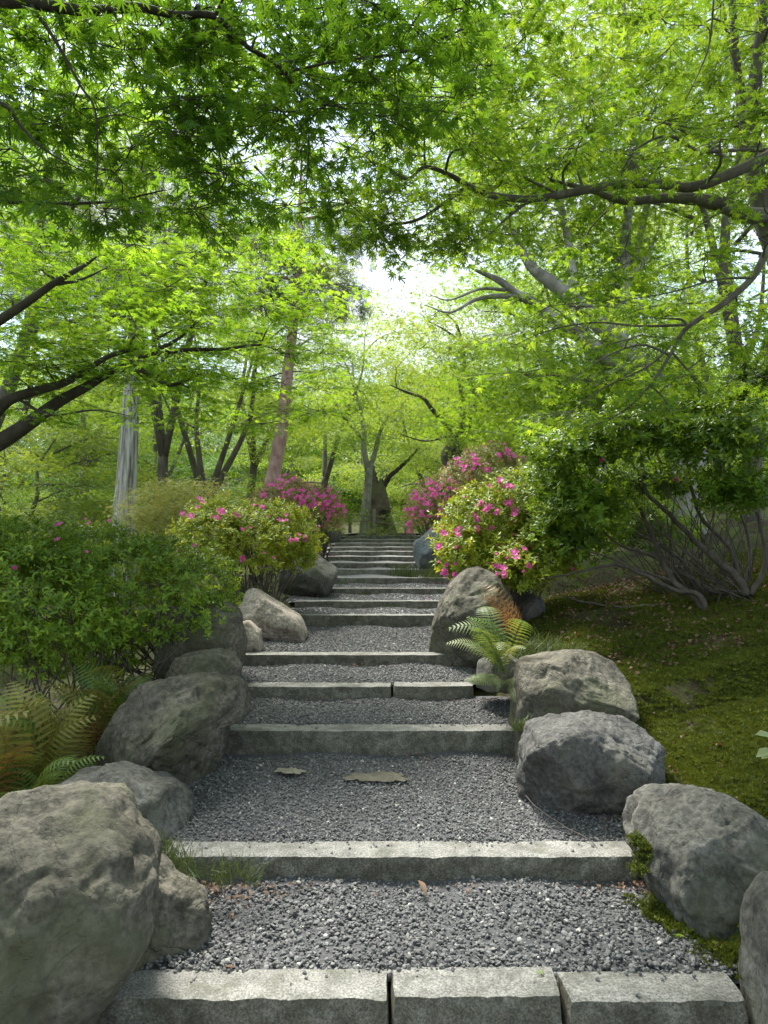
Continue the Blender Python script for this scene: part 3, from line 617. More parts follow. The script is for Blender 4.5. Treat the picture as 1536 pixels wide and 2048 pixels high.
# ------------------------------------------------------------------ right maple
t = Tree('maple_tree', 'tall maple at the right edge with a long limb reaching left and a sawn stub', 'tree', (3.75, 5.6, gz(3.75, 5.6) - .1), M['bark_maple'], 'japanese maples')
b0 = Vector(t.base)
t.limb([b0, A(1650, 1000, 5.6), A(1610, 700, 5.6), A(1560, 520, 5.5), A(1528, 430, 5.5), A(1506, 310, 5.5), A(1508, 190, 5.5), A(1520, 80, 5.5), A(1532, -60, 5.5), A(1560, -300, 5.6)], [.17, .13, .11, .095, .085, .07, .055, .045, .04, .02], True, 12)
t.limb([A(1506, 310, 5.5), A(1492, 280, 5.5), A(1485, 200, 5.6), A(1472, 120, 5.6), A(1464, 0, 5.6), A(1455, -150, 5.6)], [.05, .045, .04, .035, .03, .015])
t.limb([A(1640, 200, 5.0), A(1600, 270, 4.9), A(1536, 312, 4.8), A(1450, 352, 4.7), A(1385, 374, 4.7), A(1320, 368, 4.7), A(1245, 368, 4.65), A(1180, 378, 4.6), A(1120, 390, 4.5), A(1060, 398, 4.5), A(990, 392, 4.4), A(940, 374, 4.4), A(900, 350, 4.35), A(850, 334, 4.3), A(815, 358, 4.3), A(768, 332, 4.3), A(720, 320, 4.2)], [.05, .048, .042, .038, .035, .032, .030, .028, .026, .024, .022, .019, .015, .012, .010, .008, .004])
t.limb([A(1532, 380, 5.5), A(1640, 200, 5.0)], [.06, .05], n=8)
t.limb([A(935, 373, 4.4), A(890, 405, 4.35), A(845, 435, 4.3), A(800, 448, 4.3), A(740, 452, 4.3)], [.015, .012, .010, .008, .004])
t.limb([A(1060, 400, 4.5), A(1010, 440, 4.4), A(970, 475, 4.4), A(910, 510, 4.3)], [.010, .008, .006, .003])
t.limb([A(1120, 390, 4.5), A(1040, 350, 4.5), A(990, 310, 4.5), A(950, 270, 4.5)], [.010, .007, .005, .003])
t.limb([A(1535, 432, 5.5), A(1490, 430, 5.2), A(1455, 414, 5.1), A(1400, 400, 5.0), A(1330, 396, 5.0), A(1250, 402, 4.9), A(1180, 380, 4.9), A(1100, 360, 4.8)], [.065, .062, .055, .045, .035, .028, .02, .01])
t.limb([A(1460, 418, 5.08), A(1452, 420, 4.9)], [.035, .030], n=10)
t.limb([A(1560, 300, 5.4), A(1480, 300, 5.0), A(1400, 302, 4.8), A(1340, 272, 4.7), A(1285, 290, 4.6), A(1250, 330, 4.6), A(1230, 400, 4.6)], [.02, .014, .012, .010, .008, .006, .003])
t.limb([A(1560, 480, 5.3), A(1536, 500, 4.6), A(1505, 555, 4.5), A(1450, 605, 4.4), A(1395, 640, 4.4), A(1365, 665, 4.4), A(1340, 710, 4.35), A(1300, 770, 4.3), A(1250, 820, 4.3), A(1180, 855, 4.3)], [.04, .026, .022, .020, .017, .014, .011, .009, .006, .003])
for pl in ([(1370, 650), (1280, 652), (1190, 645), (1100, 660), (1030, 690)], [(1340, 710), (1280, 690), (1200, 720), (1120, 780)], [(1505, 555), (1430, 560), (1340, 585), (1250, 600)], [(1300, 770), (1330, 800), (1350, 840)], [(1365, 665), (1300, 730), (1200, 780), (1100, 860)], [(1345, 705), (1390, 760), (1400, 800)]):
    t.limb([A(x, y, 4.35) for x, y in pl], list(np.linspace(.009, .002, len(pl))), n=6)
t.limb([A(1430, -40, 4.4), A(1420, 80, 4.4), A(1400, 140, 4.4), A(1370, 200, 4.4)], [.008, .006, .005, .002])
t.limb([A(1532, -60, 5.5), A(1480, -120, 5.0), A(1430, -40, 4.4)], [.02, .015, .008])
pads = (region(560, 60, 1080, 480, 3.9, 5.0, 56, .34, .06, 82) + region(960, -40, 1536, 330, 4.2, 5.6, 60, .36, .06, 80)
        + region(900, 300, 1536, 520, 4.2, 5.2, 24, .32, .06, 70) + region(700, 400, 960, 500, 4.0, 4.6, 5, .26, .05, 56)
        + region(1010, 590, 1536, 760, 4.0, 5.4, 24, .40, .035, 80) + region(1120, 500, 1560, 640, 4.4, 5.6, 12, .4, .035, 76) + region(1060, 740, 1400, 860, 4.1, 5.0, 10, .34, .04, 70) + region(700, -350, 1536, -60, 3.5, 5.2, 12, .5, .07, 70))
near_crown(t, pads, 'maple_right', .047, tilt=.55, droop=.2, upper=[(random.uniform(.5, 6.5), random.uniform(-1, 5.0), 6.3 + random.gauss(0, .5)) for _ in range(420)])
# ------------------------------------------------------------------ left maple
t = Tree('maple_tree', 'maple with two thick dark limbs rising from the left edge', 'tree', (-4.6, 5.4, gz(-4.6, 5.4) - .1), M['bark_dark'], 'japanese maples')
b0 = Vector(t.base)
t.limb([b0, b0 + Vector((.1, 0, .6)), A(-260, 1010, 5.4), A(-120, 950, 5.5)], [.19, .16, .14, .12], True, 12)
t.limb([A(-120, 950, 5.5), A(0, 884, 5.6), A(60, 845, 5.6), A(120, 802, 5.7), A(170, 775, 5.7), A(215, 748, 5.8), A(260, 728, 5.8), A(300, 705, 5.8), A(350, 682, 5.9), A(400, 640, 6.0)], [.08, .068, .056, .046, .038, .032, .026, .020, .015, .006])
t.limb([A(-120, 950, 5.5), A(-30, 850, 5.5), A(10, 805, 5.5), A(60, 785, 5.5), A(130, 765, 5.6), A(180, 735, 5.6), A(220, 712, 5.6), A(290, 690, 5.7), A(345, 660, 5.8)], [.07, .055, .046, .036, .030, .024, .018, .013, .006])
t.limb([A(290, 712, 5.8), A(370, 700, 5.9), A(450, 698, 6.0), A(520, 690, 6.0), A(580, 708, 6.1), A(620, 700, 6.1)], [.02, .018, .015, .010, .006, .003])
t.limb([A(265, 730, 5.8), A(310, 755, 5.7), A(345, 770, 5.7), A(390, 752, 5.7), A(410, 745, 5.7)], [.025, .022, .018, .012, .006])
t.limb([A(520, 690, 6.0), A(545, 645, 6.0), A(590, 630, 6.1)], [.008, .005, .003])
t.limb([A(-200, 760, 5.2), A(-80, 690, 5.0), A(0, 640, 4.9), A(60, 600, 4.9), A(110, 565, 4.9), A(170, 530, 5.0), A(195, 512, 5.0)], [.06, .04, .035, .03, .024, .014, .006])
t.limb([A(-120, 950, 5.5), A(-200, 760, 5.2)], [.08, .06])
t.limb([A(110, 568, 4.9), A(160, 560, 5.0), A(215, 535, 5.1)], [.016, .010, .004])
t.limb([A(40, 800, 5.5), A(100, 830, 5.4), A(190, 820, 5.4), A(260, 832, 5.4)], [.014, .010, .007, .003])
pads = (region(-60, 600, 400, 760, 5.2, 6.8, 34, .50, .03, 96) + region(350, 560, 680, 720, 5.6, 6.8, 20, .45, .03, 92) + region(240, 700, 660, 850, 5.6, 6.8, 18, .42, .03, 84)
        + region(-60, 470, 420, 620, 4.8, 6.4, 26, .42, .045, 80) + region(-60, 760, 130, 850, 5.2, 6, 4, .3, .04, 60) + region(-60, 440, 620, 560, 6.0, 7.5, 14, .5, .05, 90))
near_crown(t, pads, 'maple_left', .050)
# ------------------------------------------------------------------ distant trees from sprays
def far_crown(t, pads, key, dens=1.0, name='crown', ss=(.7, 1.25), protos=None, tilt=.28):
    P = []
    for p in order_pads(t, pads):
        t.connect(p[:3], .07, .008, sub=2)
        k = max(2, int(p[5] * dens)); a = rng.uniform(0, 6.283, k); r = p[3] * np.sqrt(rng.random(k))
        P.append(np.stack([p[0] + np.cos(a) * r, p[1] + np.sin(a) * r, p[2] + rng.normal(0, p[4], k) - .15 * r], 1))
    P = np.concatenate(P); n = len(P)
    E = np.stack([rng.normal(0, tilt, n), rng.normal(0, tilt, n), rng.uniform(0, 6.283, n)], 1)
    scatter(name, P, E, rng.uniform(*ss, n), protos or SPRAY[key], t.e); t.finish(); return n
tot = 0
def maple(label, px, Y, h, cr, key, bark='bark_maple', py_base=None, zlo=.35, npad=46, stems=None, seed=0, name='maple_tree', group='background maples', r0=.14, dens=1.0, lean=0.0):
    """free standing spreading maple: forked trunk, limbs to flat leaf pads"""
    global tot
    random.seed(1000 + seed); x = (px - 768) / F * Y; zb = gz(x, Y)
    t = Tree(name, label, 'tree', (x, Y, zb - .15), M[bark], group); b0 = Vector(t.base); f = h * random.uniform(.2, .3)
    bend = Vector((random.uniform(-.2, .2) + lean * .4, random.uniform(-.2, .2), 0)); F0 = b0 + bend + Vector((0, 0, f))
    t.limb([b0, b0.lerp(F0, .5) + Vector((random.uniform(-.08, .08), 0, 0)), F0], [r0 * 1.25, r0, r0 * .9], True, 10)
    for k in range(stems or random.choice((2, 3, 3))):
        a = 6.283 * k / 3 + random.uniform(-.5, .5); d = Vector((math.cos(a), math.sin(a), 0)); m = F0 + d * cr * .22 + Vector((lean * .3, 0, h * .22)); e = F0 + d * cr * .38 + Vector((lean, 0, h * .58))
        t.limb([F0 - Vector((0, 0, .25)), m + Vector((random.gauss(0, .15), random.gauss(0, .15), 0)), m.lerp(e, .5) + Vector((random.gauss(0, .2), random.gauss(0, .2), 0)), e], [r0 * .72, r0 * .5, r0 * .3, r0 * .12], True, 8)
        for q in range(3):
            s0 = m.lerp(e, q * .35); a2 = a + random.uniform(-1.3, 1.3); dd = Vector((math.cos(a2), math.sin(a2), .25)) * cr * random.uniform(.4, .6)
            t.limb([s0, s0 + dd * .5 + Vector((0, 0, .2)), s0 + dd], [r0 * .25, r0 * .16, r0 * .07], n=6, sub=4)
    pads = []
    for k in range(npad):
        a = random.uniform(0, 6.283); v = random.random(); z = b0.z + h * (zlo + (1.0 - zlo) * v); env = math.sqrt(max(.05, 1 - ((v - .3) / .75) ** 2))
        r = cr * env * random.uniform(.25, 1) ** .5; pads.append((b0.x + lean * v + math.cos(a) * r, b0.y + math.sin(a) * r, z, random.uniform(.6, 1.15), .07, 13))
    tot += far_crown(t, pads, key, dens)
# mid distance trees either side whose crowns fill the upper part of the view
maple('tall maple behind the dark left limbs with crown at the upper left', -60, 9.0, 9.0, 3.6, 'maple_left', zlo=.5, npad=46, seed=1, r0=.16)
maple('maple left of the grey cypress trunk, crown high above it', 330, 15.5, 12.5, 3.8, 'maple_far', zlo=.55, npad=55, seed=2, r0=.12)
maple('maple at far left with low yellow green layers behind the cypress', 20, 16.0, 4.4, 3.0, 'maple_yellow', zlo=.12, npad=60, seed=3, r0=.1)
maple('maple with many dark stems behind the lime green azalea', 395, 18.0, 8.5, 4.0, 'maple_far', zlo=.40, npad=70, seed=4, r0=.13, stems=4)
maple('tall maple right of the stairs filling the upper right with yellow green leaves', 1180, 11.0, 11.0, 4.0, 'maple_yellow', zlo=.55, npad=60, seed=5, r0=.13, bark='bark_pale')
maple('maple behind the open shrub at the right edge', 1500, 10.0, 8.5, 3.2, 'maple_right', zlo=.48, npad=45, seed=6, r0=.13)
maple('round crowned maple behind the right azaleas', 1120, 16.0, 6.5, 3.2, 'maple_right', zlo=.22, npad=75, seed=7, r0=.15)
def behind(label, x, y, h, cr, seed):  # unseen maples added behind the camera to block light on front faces
    random.seed(seed); b0 = Vector((x, y, gz(x, y) - .1)); t = Tree('maple_tree', label, 'tree', b0, M['bark_maple'], 'unseen maples added to shade the steps')
    f0 = b0 + Vector((0, 0, h * .3)); t.limb([b0, b0.lerp(f0, .5) + Vector((.06, 0, 0)), f0], [.17, .14, .12], True, 10)
    for q in range(4):
        a = q * 1.57 + random.uniform(-.4, .4); d = Vector((math.cos(a), math.sin(a), 0)) * cr; t.limb([f0, f0 + d * .3 + Vector((0, 0, h * .3)), f0 + d * .6 + Vector((0, 0, h * .5))], [.08, .05, .02], n=6)
    pads = []
    for q in range(34):
        a = random.uniform(0, 6.283); r = cr * math.sqrt(random.random()); pads.append((x + math.cos(a) * r, y + math.sin(a) * r, b0.z + h * random.uniform(.18, 1), .9, .1, 10))
    far_crown(t, pads, 'maple_near')
behind('unseen shade maple added behind the viewpoint on the left of the path', -4.6, -4.0, 6.5, 3.0, 301)
behind('unseen shade maple added behind the viewpoint on the right of the path', 4.4, -4.6, 7.0, 3.0, 302)
behind('unseen shade maple added behind the viewpoint beside the lower path', -2.6, -9.0, 7.5, 3.6, 303)
k = 8
for lab, px, Y, h, cr, key, zlo in (
    ('bright maple in the far wood behind the pink azalea on the left', 640, 27, 9.5, 4.6, 'maple_far', .2),
    ('dark leaved tree in the far wood left of the cypress trunk', 170, 24, 12, 4.2, 'maple_cool', .1),
    ('bright maple in the far wood behind the red pine', 500, 25, 11, 4.4, 'maple_far', .22),
    ('dark leaved tree in the far wood between cypress and pine', 330, 31, 10, 5, 'maple_cool', .08),
    ('yellow green maple in the far wood right of the stairhead', 870, 29, 6.6, 4.0, 'maple_yellow', .12),
    ('bright maple in the far wood above the right pink azalea', 960, 25, 6.8, 3.6, 'maple_far', .12),
    ('dark leaved tree in the far wood behind the round maple', 1090, 28, 10, 4.6, 'maple_cool', .1),
    ('bright maple in the far wood behind the pale leaning trunk', 1230, 22, 9.5, 4.2, 'maple_far', .15),
    ('bright maple in the far wood at the right edge', 1440, 18, 9, 4.2, 'maple_far', .12),
    ('bright maple in the far wood at the left edge', -10, 20, 10, 4.6, 'maple_far', .08),
    ('yellow green maple in the far wood straight above the steps', 740, 38, 8.5, 5.0, 'maple_yellow', .08),
    ('tree at the back of the wood left of the stairhead', 560, 42, 11, 6, 'maple_cool', .05),
    ('tree at the back of the wood right of the stairhead', 960, 44, 10, 6, 'maple_far', .05),
    ('tree at the back of the wood on the far right', 1250, 40, 13, 6.5, 'maple_far', .05),
    ('tree at the back of the wood on the far left', 160, 42, 12, 6.5, 'maple_far', .05)):
    maple(lab, px, Y, h, cr, key, zlo=zlo, npad=56, seed=k, r0=.15); k += 1
def farwood():
    P = []
    for i in range(130):
        a = random.uniform(-.62, .62); d = random.uniform(46, 80); x, y = math.sin(a) * d, math.cos(a) * d; z = gz(x, y); R2 = random.uniform(3, 4.5); h = random.uniform(6, 10)
        for q in range(55):
            v = unit(rng.normal(0, 1, 3)); P.append((x + v[0] * R2, y + v[1] * R2, z + h * .5 + v[2] * h * .5))
    n = len(P); scatter('far_wood', P, np.stack([rng.normal(0, .5, n), rng.normal(0, .5, n), rng.uniform(0, 6.28, n)], 1), rng.uniform(3.0, 5.0, n), SPRAY['maple_far'][:3] + SPRAY['maple_cool'][:2])
random.seed(9); farwood()
# ---- central slender maple at the stairhead
random.seed(77)
t = Tree('maple_tree', 'slender grey maple standing at the head of the steps', 'tree', (A(728, 1062, 22).x, 22, A(728, 1066, 22).z - .1), M['bark_pale'], 'background maples')
t.limb([t.base, A(728, 1062, 22), A(733, 1000, 22), A(737, 960, 22), A(738, 935, 22)], [.2, .16, .135, .125, .12], True, 10)
t.limb([A(737, 945, 22), A(728, 900, 22), A(728, 860, 22), A(722, 820, 22), A(710, 780, 22), A(705, 720, 22)], [.105, .09, .075, .055, .035, .015], True)
t.limb([A(737, 945, 22), A(750, 905, 22), A(758, 870, 22), A(775, 835, 21.5), A(800, 818, 21)], [.095, .08, .065, .04, .02], True)
t.limb([A(728, 880, 22), A(705, 855, 21.5), A(685, 830, 21), A(665, 800, 21)], [.07, .05, .04, .02])
t.limb([A(770, 850, 22), A(760, 835, 22), A(752, 800, 22)], [.04, .03, .02])
tot += far_crown(t, region(610, 700, 880, 880, 19.5, 24, 34, 1.1, .07, 12) + region(640, 640, 860, 740, 20, 24, 12, 1.0, .08, 9), 'maple_far')
# ---- curved double stem maple right of the stairs
t = Tree('maple_tree', 'maple with two curved stems rising above the right pink azalea', 'tree', (A(925, 1000, 16).x, 16, gz(A(925, 1000, 16).x, 16) - .1), M['bark_maple'], 'background maples')
t.limb([t.base, A(918, 960, 16), A(905, 935, 16), A(893, 912, 16), A(905, 890, 16), A(913, 870, 16), A(925, 840, 16), A(925, 800, 16), A(915, 750, 16)], [.2, .17, .16, .14, .13, .12, .09, .06, .03], True, 10)
t.limb([A(918, 958, 16), A(918, 920, 16), A(918, 890, 16), A(935, 850, 16), A(950, 810, 16), A(945, 770, 16), A(930, 740, 16), A(925, 690, 16), A(912, 645, 16)], [.15, .13, .12, .10, .085, .07, .06, .045, .03], True)
t.limb([A(912, 880, 16), A(905, 860, 16), A(885, 840, 15.5), A(865, 820, 15.2), A(845, 795, 15), A(815, 785, 15), A(780, 770, 14.5)], [.09, .08, .07, .05, .04, .03, .01])
t.limb([A(930, 690, 16), A(890, 660, 15), A(850, 640, 14.5)], [.03, .02, .01]); t.limb([A(900, 872, 15.5), A(850, 882, 15), A(800, 868, 14.5)], [.025, .02, .01])
tot += far_crown(t, region(780, 590, 1040, 840, 16.3, 20, 26, .85, .06, 7) + region(780, 600, 1000, 760, 13.5, 15.8, 8, .7, .06, 5) + region(950, 760, 1100, 900, 15, 18, 12, .8, .06, 12), 'maple_yellow')
# ---- big tree with pale leaning trunk and mossy limbs
t = Tree('broadleaf_tree', 'big old tree with a pale leaning trunk and mossy crooked limbs', 'tree', (A(1385, 1030, 9.5).x, 9.5, gz(A(1385, 1030, 9.5).x, 9.5) - .2), M['bark_pale'])
t.limb([t.base, A(1375, 1010, 9.5), A(1362, 940, 9.5), A(1350, 870, 9.5), A(1318, 780, 9.5), A(1270, 720, 9.5), A(1225, 672, 9.5), A(1165, 618, 9.5), A(1110, 570, 9.5), A(1060, 530, 9.5), A(1020, 450, 9.5)], [.24, .19, .18, .17, .16, .14, .13, .12, .10, .07, .03], True, 12)
t.limb([A(1150, 610, 9.5), A(1146, 560, 9.6), A(1140, 500, 9.7), A(1128, 440, 9.7), A(1110, 330, 9.8)], [.08, .07, .06, .05, .02], True)
t.limb([A(1355, 900, 9.5), A(1300, 800, 9.4), A(1240, 740, 9.2), A(1160, 672, 9.0), A(1105, 636, 9.0), A(1060, 600, 9.0), A(1035, 590, 9), A(1000, 562, 9), A(950, 540, 9)], [.11, .11, .10, .095, .085, .07, .06, .045, .02])
t.limb([A(1050, 597, 9), A(1000, 592, 8.9), A(950, 600, 8.9), A(900, 625, 8.8), A(850, 610, 8.8)], [.04, .035, .025, .015, .006])
t.limb([A(1010, 580, 9), A(960, 578, 8.8), A(900, 600, 8.7), A(860, 590, 8.7)], [.025, .02, .012, .005])
t.limb([A(1240, 700, 9.6), A(1250, 600, 9.8), A(1252, 500, 9.9), A(1262, 380, 9.9), A(1290, 250, 10)], [.09, .075, .065, .05, .02], True)
t.limb([A(1250, 560, 9.8), A(1290, 520, 9.8), A(1320, 450, 9.8)], [.04, .03, .01])
t.limb([A(1365, 960, 9.5), A(1420, 900, 9.7), A(1450, 780, 9.8), A(1500, 680, 9.8)], [.09, .07, .05, .02], True)
tot += far_crown(t, region(840, 430, 1260, 520, 10, 12.5, 14, .6, .06, 6) + region(1180, 520, 1300, 620, 10, 12, 6, .6, .06, 7) + region(880, 120, 1480, 430, 9, 12, 44, .8, .07, 11) + region(960, 680, 1320, 860, 9, 11, 26, .7, .05, 11), 'maple_right')
# ---- cypress
t = Tree('cypress_tree', 'tall cypress with a pale grey stringy trunk at the left', 'tree', (A(248, 1050, 14).x, 14, gz(A(248, 1050, 14).x, 14) - .2), M['bark_cypress'])
pts = [t.base, A(249, 1035, 14), A(253, 960, 14), A(258, 880, 14), A(263, 790, 14), A(268, 700, 14), (A(276, 560, 14)), A(284, 420, 14), A(292, 280, 14), A(300, 100, 14)]
p, r = smooth_path(pts, [.27, .225, .195, .175, .155, .14, .12, .10, .07, .03], 8)
V = MB(); nS = 72
for i, q in enumerate(p):
    for j in range(nS):
        a = 2 * math.pi * j / nS; rr = r[i] * (1 + .10 * float(fbm(np.array([[math.cos(a) * 1.0, math.sin(a) * 1.0, q.z * .25]]), 9, 3, 12)[0])); V.v.append((q.x + math.cos(a) * rr, q.y + math.sin(a) * rr, q.z))
V.f = [(i * nS + j, i * nS + (j + 1) % nS, (i + 1) * nS + (j + 1) % nS, (i + 1) * nS + j) for i in range(len(p) - 1) for j in range(nS)]
t.nodes += [q[:] for q in p[len(p) // 2:]]; t.rad += r[len(p) // 2:]
link('trunk', V.mesh('trunk', M['bark_cypress']), t.e)
tot += far_crown(t, region(0, 300, 470, 620, 12.5, 15.5, 46, .7, .12, 26), None, name='crown', protos=NEED, ss=(1.2, 2.4), tilt=.6)
# ---- red pine
t = Tree('pine_tree', 'red pine with a bare reddish leaning trunk behind the azaleas', 'tree', (A(538, 1010, 15).x, 15, gz(A(538, 1010, 15).x, 15) - .2), M['bark_pine'])
t.limb([t.base, A(543, 985, 15), A(551, 930, 15), A(561, 870, 15), A(570, 800, 15), A(578, 720, 15), A(588, 640, 15), A(594, 580, 15), A(597, 500, 15), A(600, 420, 15), A(604, 300, 15)], [.2, .165, .15, .14, .125, .115, .10, .09, .075, .05, .02], True, 14)
t.limb([A(590, 640, 15), A(586, 590, 15), A(582, 560, 15)], [.05, .04, .02])
for y, x2 in ((500, 690), (505, 520), (535, 668), (560, 500), (575, 700), (470, 540), (600, 520), (440, 660)):
    t.limb([A(596, y, 15), A((596 + x2) / 2, y - 6, 14.8), A(x2, y + random.uniform(-12, 8), 14.6)], [.04, .028, .01], n=6, sub=3)
tot += far_crown(t, region(490, 420, 730, 640, 14, 16, 30, .42, .08, 22), None, protos=NEED, ss=(1.0, 1.7), tilt=.7)
print('sprays', tot)
# ------------------------------------------------------------------ shrubs
def mk_flower(mat, open_=.8, n=5):
    mb = MB()
    for k in range(n):
        a = 2 * math.pi * k / n; ca, sa = math.cos(a), math.sin(a)
        prof = [(0, 0, .06), (.2, .22, .12), (.55, .42, .27), (.85, .50 + .05 * open_, .22), (1.0, .50, .05)]
        vs = []
        for tt, z, wd in prof:
            rr = tt * open_
            for sgn in (-1, 0, 1): vs.append((ca * rr - sa * wd * sgn, sa * rr + ca * wd * sgn, z - abs(sgn) * -.05 + (.04 * math.sin(9 * tt + k) if sgn else 0)))
        fs = []
        for i in range(len(prof) - 1):
            for s_ in (0, 1): fs.append((i * 3 + s_, i * 3 + s_ + 1, i * 3 + s_ + 4, i * 3 + s_ + 3))
        mb.add(vs, fs, .08 * k)
    for k in range(5):
        a = k * 1.3; mb.add([(.02, 0, .1), (-.02, 0, .1), (.25 * math.cos(a), .25 * math.sin(a), .9)], [(0, 1, 2)], .9)
    return mb.mesh('flower', mat, True)
FLO = [mk_flower(M['petal'], .8), mk_flower(M['petal'], .62), mk_flower(M['petal'], .9)]
BUD = [proto('bud_shape', mk_flower(M['petal_red'], .35)), proto('bud_shape', mk_flower(M['petal'], .5))]
def shrub(label, lumps, key, nros, size, base_pts, flowers=(), buds=0, name='azalea_shrub', K=300, group='azaleas along the steps', shell=(.72, 1.02), nper=6, leafw=.19, fsize=.035, stemr=.012, cat='shrub', low=-.35, nstem=90):
    """lumps: (centre Vector, rx, ry, rz). rosettes of leaves at shoot tips all through an outer shell"""
    c0 = Vector(base_pts[0]); e = thing(name, label, cat, c0, group); LL = [mk_leaf('lance', M[key], w=leafw, tint=q) for q in (0, .15, .3, .45, .6)]; pr = [proto('leaf_shape', q) for q in LL]
    vol = np.array([a[1] * a[2] * a[3] for a in lumps]) ** (2 / 3); cnt = (vol / vol.sum() * nros).astype(int); P, Ax = [], []
    for (c, rx, ry, rz), n in zip(lumps, cnt):
        d = unit(rng.normal(0, 1, (n, 3))); d[:, 2] = np.where(d[:, 2] < low, -d[:, 2], d[:, 2])
        rad = rng.uniform(shell[0], shell[1], n); rad *= 1 + .42 * fbm(d + c[0], 2.6, 3, 3) + .16 * fbm(d, 7, 2, 8); rad += (rng.random(n) < .10) * rng.uniform(0, .30, n)
        P.append(np.array(c[:]) + d * rad[:, None] * [rx, ry, rz]); Ax.append(d * [1 / rx, 1 / ry, 1 / rz] * min(rx, ry, rz) + [0, 0, .75])
    P = np.concatenate(P); Ax = unit(np.concatenate(Ax) + rng.normal(0, .28, P.shape))
    # drop rosettes buried deep inside another lump
    keep = np.ones(len(P), bool)
    for c, rx, ry, rz in lumps: keep &= (np.linalg.norm((P - np.array(c[:])) / [rx, ry, rz], axis=1) > shell[0] * .85)
    g = ground(P[:, 0], P[:, 1]); keep &= P[:, 2] > g + .03
    P = P[keep]; Ax = Ax[keep]; n = len(P)
    LP, LT, LN = [], [], []
    ref = unit(np.cross(Ax, rng.normal(0, 1, Ax.shape))); ref2 = np.cross(Ax, ref); ph = rng.uniform(0, 6.28, n)
    for k in range(nper):
        a = ph + 2.4 * k; o = ref * np.cos(a)[:, None] + ref2 * np.sin(a)[:, None]; el = rng.uniform(.25, .9, n)[:, None] * (1.0 if k < nper - 2 else 2.2)
        LP.append(P - Ax * size * .18 * k); LT.append(o + Ax * el); LN.append(Ax - o * .5)
    LP = np.concatenate(LP); Mx = frames(np.concatenate(LT), np.concatenate(LN)); E = eulers(Mx); sc = size * rng.uniform(.6, 1.2, len(LP))
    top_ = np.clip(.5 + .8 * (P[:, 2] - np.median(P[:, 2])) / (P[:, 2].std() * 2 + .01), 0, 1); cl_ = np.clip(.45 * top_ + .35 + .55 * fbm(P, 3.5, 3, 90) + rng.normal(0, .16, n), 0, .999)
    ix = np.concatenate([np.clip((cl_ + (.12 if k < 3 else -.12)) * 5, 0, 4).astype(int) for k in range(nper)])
    px, py, d = project(LP); vis = (px > 5) & (px < 1531); cand = np.where(vis)[0]; cand = cand[np.argsort(-(sc[cand] / d[cand]))][:K]
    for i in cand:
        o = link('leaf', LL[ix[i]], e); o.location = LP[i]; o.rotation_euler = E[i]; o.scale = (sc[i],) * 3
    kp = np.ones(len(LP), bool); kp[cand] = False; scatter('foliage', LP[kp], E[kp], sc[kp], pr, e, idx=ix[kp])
    mb = MB(); idx = rng.permutation(n)[:nstem]
    for i in idx:
        b = Vector(base_pts[random.randrange(len(base_pts))]) + Vector((random.gauss(0, .07), random.gauss(0, .07), -.03)); q = Vector(P[i])
        m = b.lerp(q, .45) + Vector((random.gauss(0, .08), random.gauss(0, .08), random.gauss(.02, .05))); m2 = b.lerp(q, .75) + Vector((random.gauss(0, .06), random.gauss(0, .06), random.gauss(.02, .04)))
        pp, rr = smooth_path([b, m, m2, q], [stemr * random.uniform(.6, 1.2), stemr * .6, stemr * .35, stemr * .12], 3); mb.tube(pp, rr, 5, False)
    link('stems', mb.mesh('stems', M['stem']), e)
    if buds:
        j = rng.permutation(n)[:buds]; top = P[j] + Ax[j] * size * .4; fr = frames(rng.normal(0, 1, (buds, 3)) if False else unit(np.cross(Ax[j], rng.normal(0, 1, (len(j), 3)))), Ax[j])
        scatter('buds', top, eulers(fr), fsize * rng.uniform(.5, .9, len(j)), BUD, e)
    # flowers: (px, py, count, spread_px)
    for fx, fy, cn, sp in flowers:
        for _ in range(cn):
            X, Yp = fx + random.gauss(0, sp), fy + random.gauss(0, sp * .8)
            pxx, pyy, dd = project(P); q = (pxx - X) ** 2 + (pyy - Yp) ** 2; near = np.where(q < max(60, np.partition(q, 5)[5]))[0]
            i = near[np.argmin(dd[near])]; ax = unit(Ax[i] + np.array([random.gauss(0, .3), -.7, random.gauss(0, .3)])); pos = np.array(at(X, Yp, P[i][1])[:]) + ax * .01
            fr = frames(unit(np.cross(ax, rng.normal(0, 1, 3)))[None], ax[None]); o = link('flower', random.choice(FLO), e)
            o.location = pos; o.rotation_euler = eulers(fr)[0]; o.scale = (fsize * random.uniform(.8, 1.2),) * 3
    return e
def lump(px, py, Y, wpx, hpx, dep): return (A(px, py, Y), wpx * Y / F / 2, dep / 2, hpx * Y / F / 2)
def gp_(px, Y): x = (px - 768) / F * Y; return Vector((x, Y, gz(x, Y)))
shrub('large dark green azalea filling the left side with a few wilted blooms', [lump(90, 1200, 5.1, 330, 270, 1.2), lump(280, 1185, 5.5, 300, 220, 1.1), lump(405, 1185, 5.9, 150, 170, .8), lump(200, 1120, 5.8, 300, 150, 1.1), lump(-60, 1180, 5.0, 260, 300, 1.1), lump(60, 1105, 5.6, 240, 140, 1.1), lump(160, 1290, 5.6, 260, 160, .7)],
      'azalea_dark', 6500, .05, [gp_(120, 5.2), gp_(260, 5.4), gp_(360, 5.8), gp_(20, 5.0), gp_(200, 5.1)], [(115, 1058, 2, 6), (180, 1047, 2, 7), (215, 1046, 1, 3), (112, 1085, 1, 3), (168, 1110, 1, 4), (24, 1139, 1, 2), (395, 1093, 1, 3), (364, 1028, 1, 3)], nstem=90, fsize=.028, low=-.9, stemr=.009)
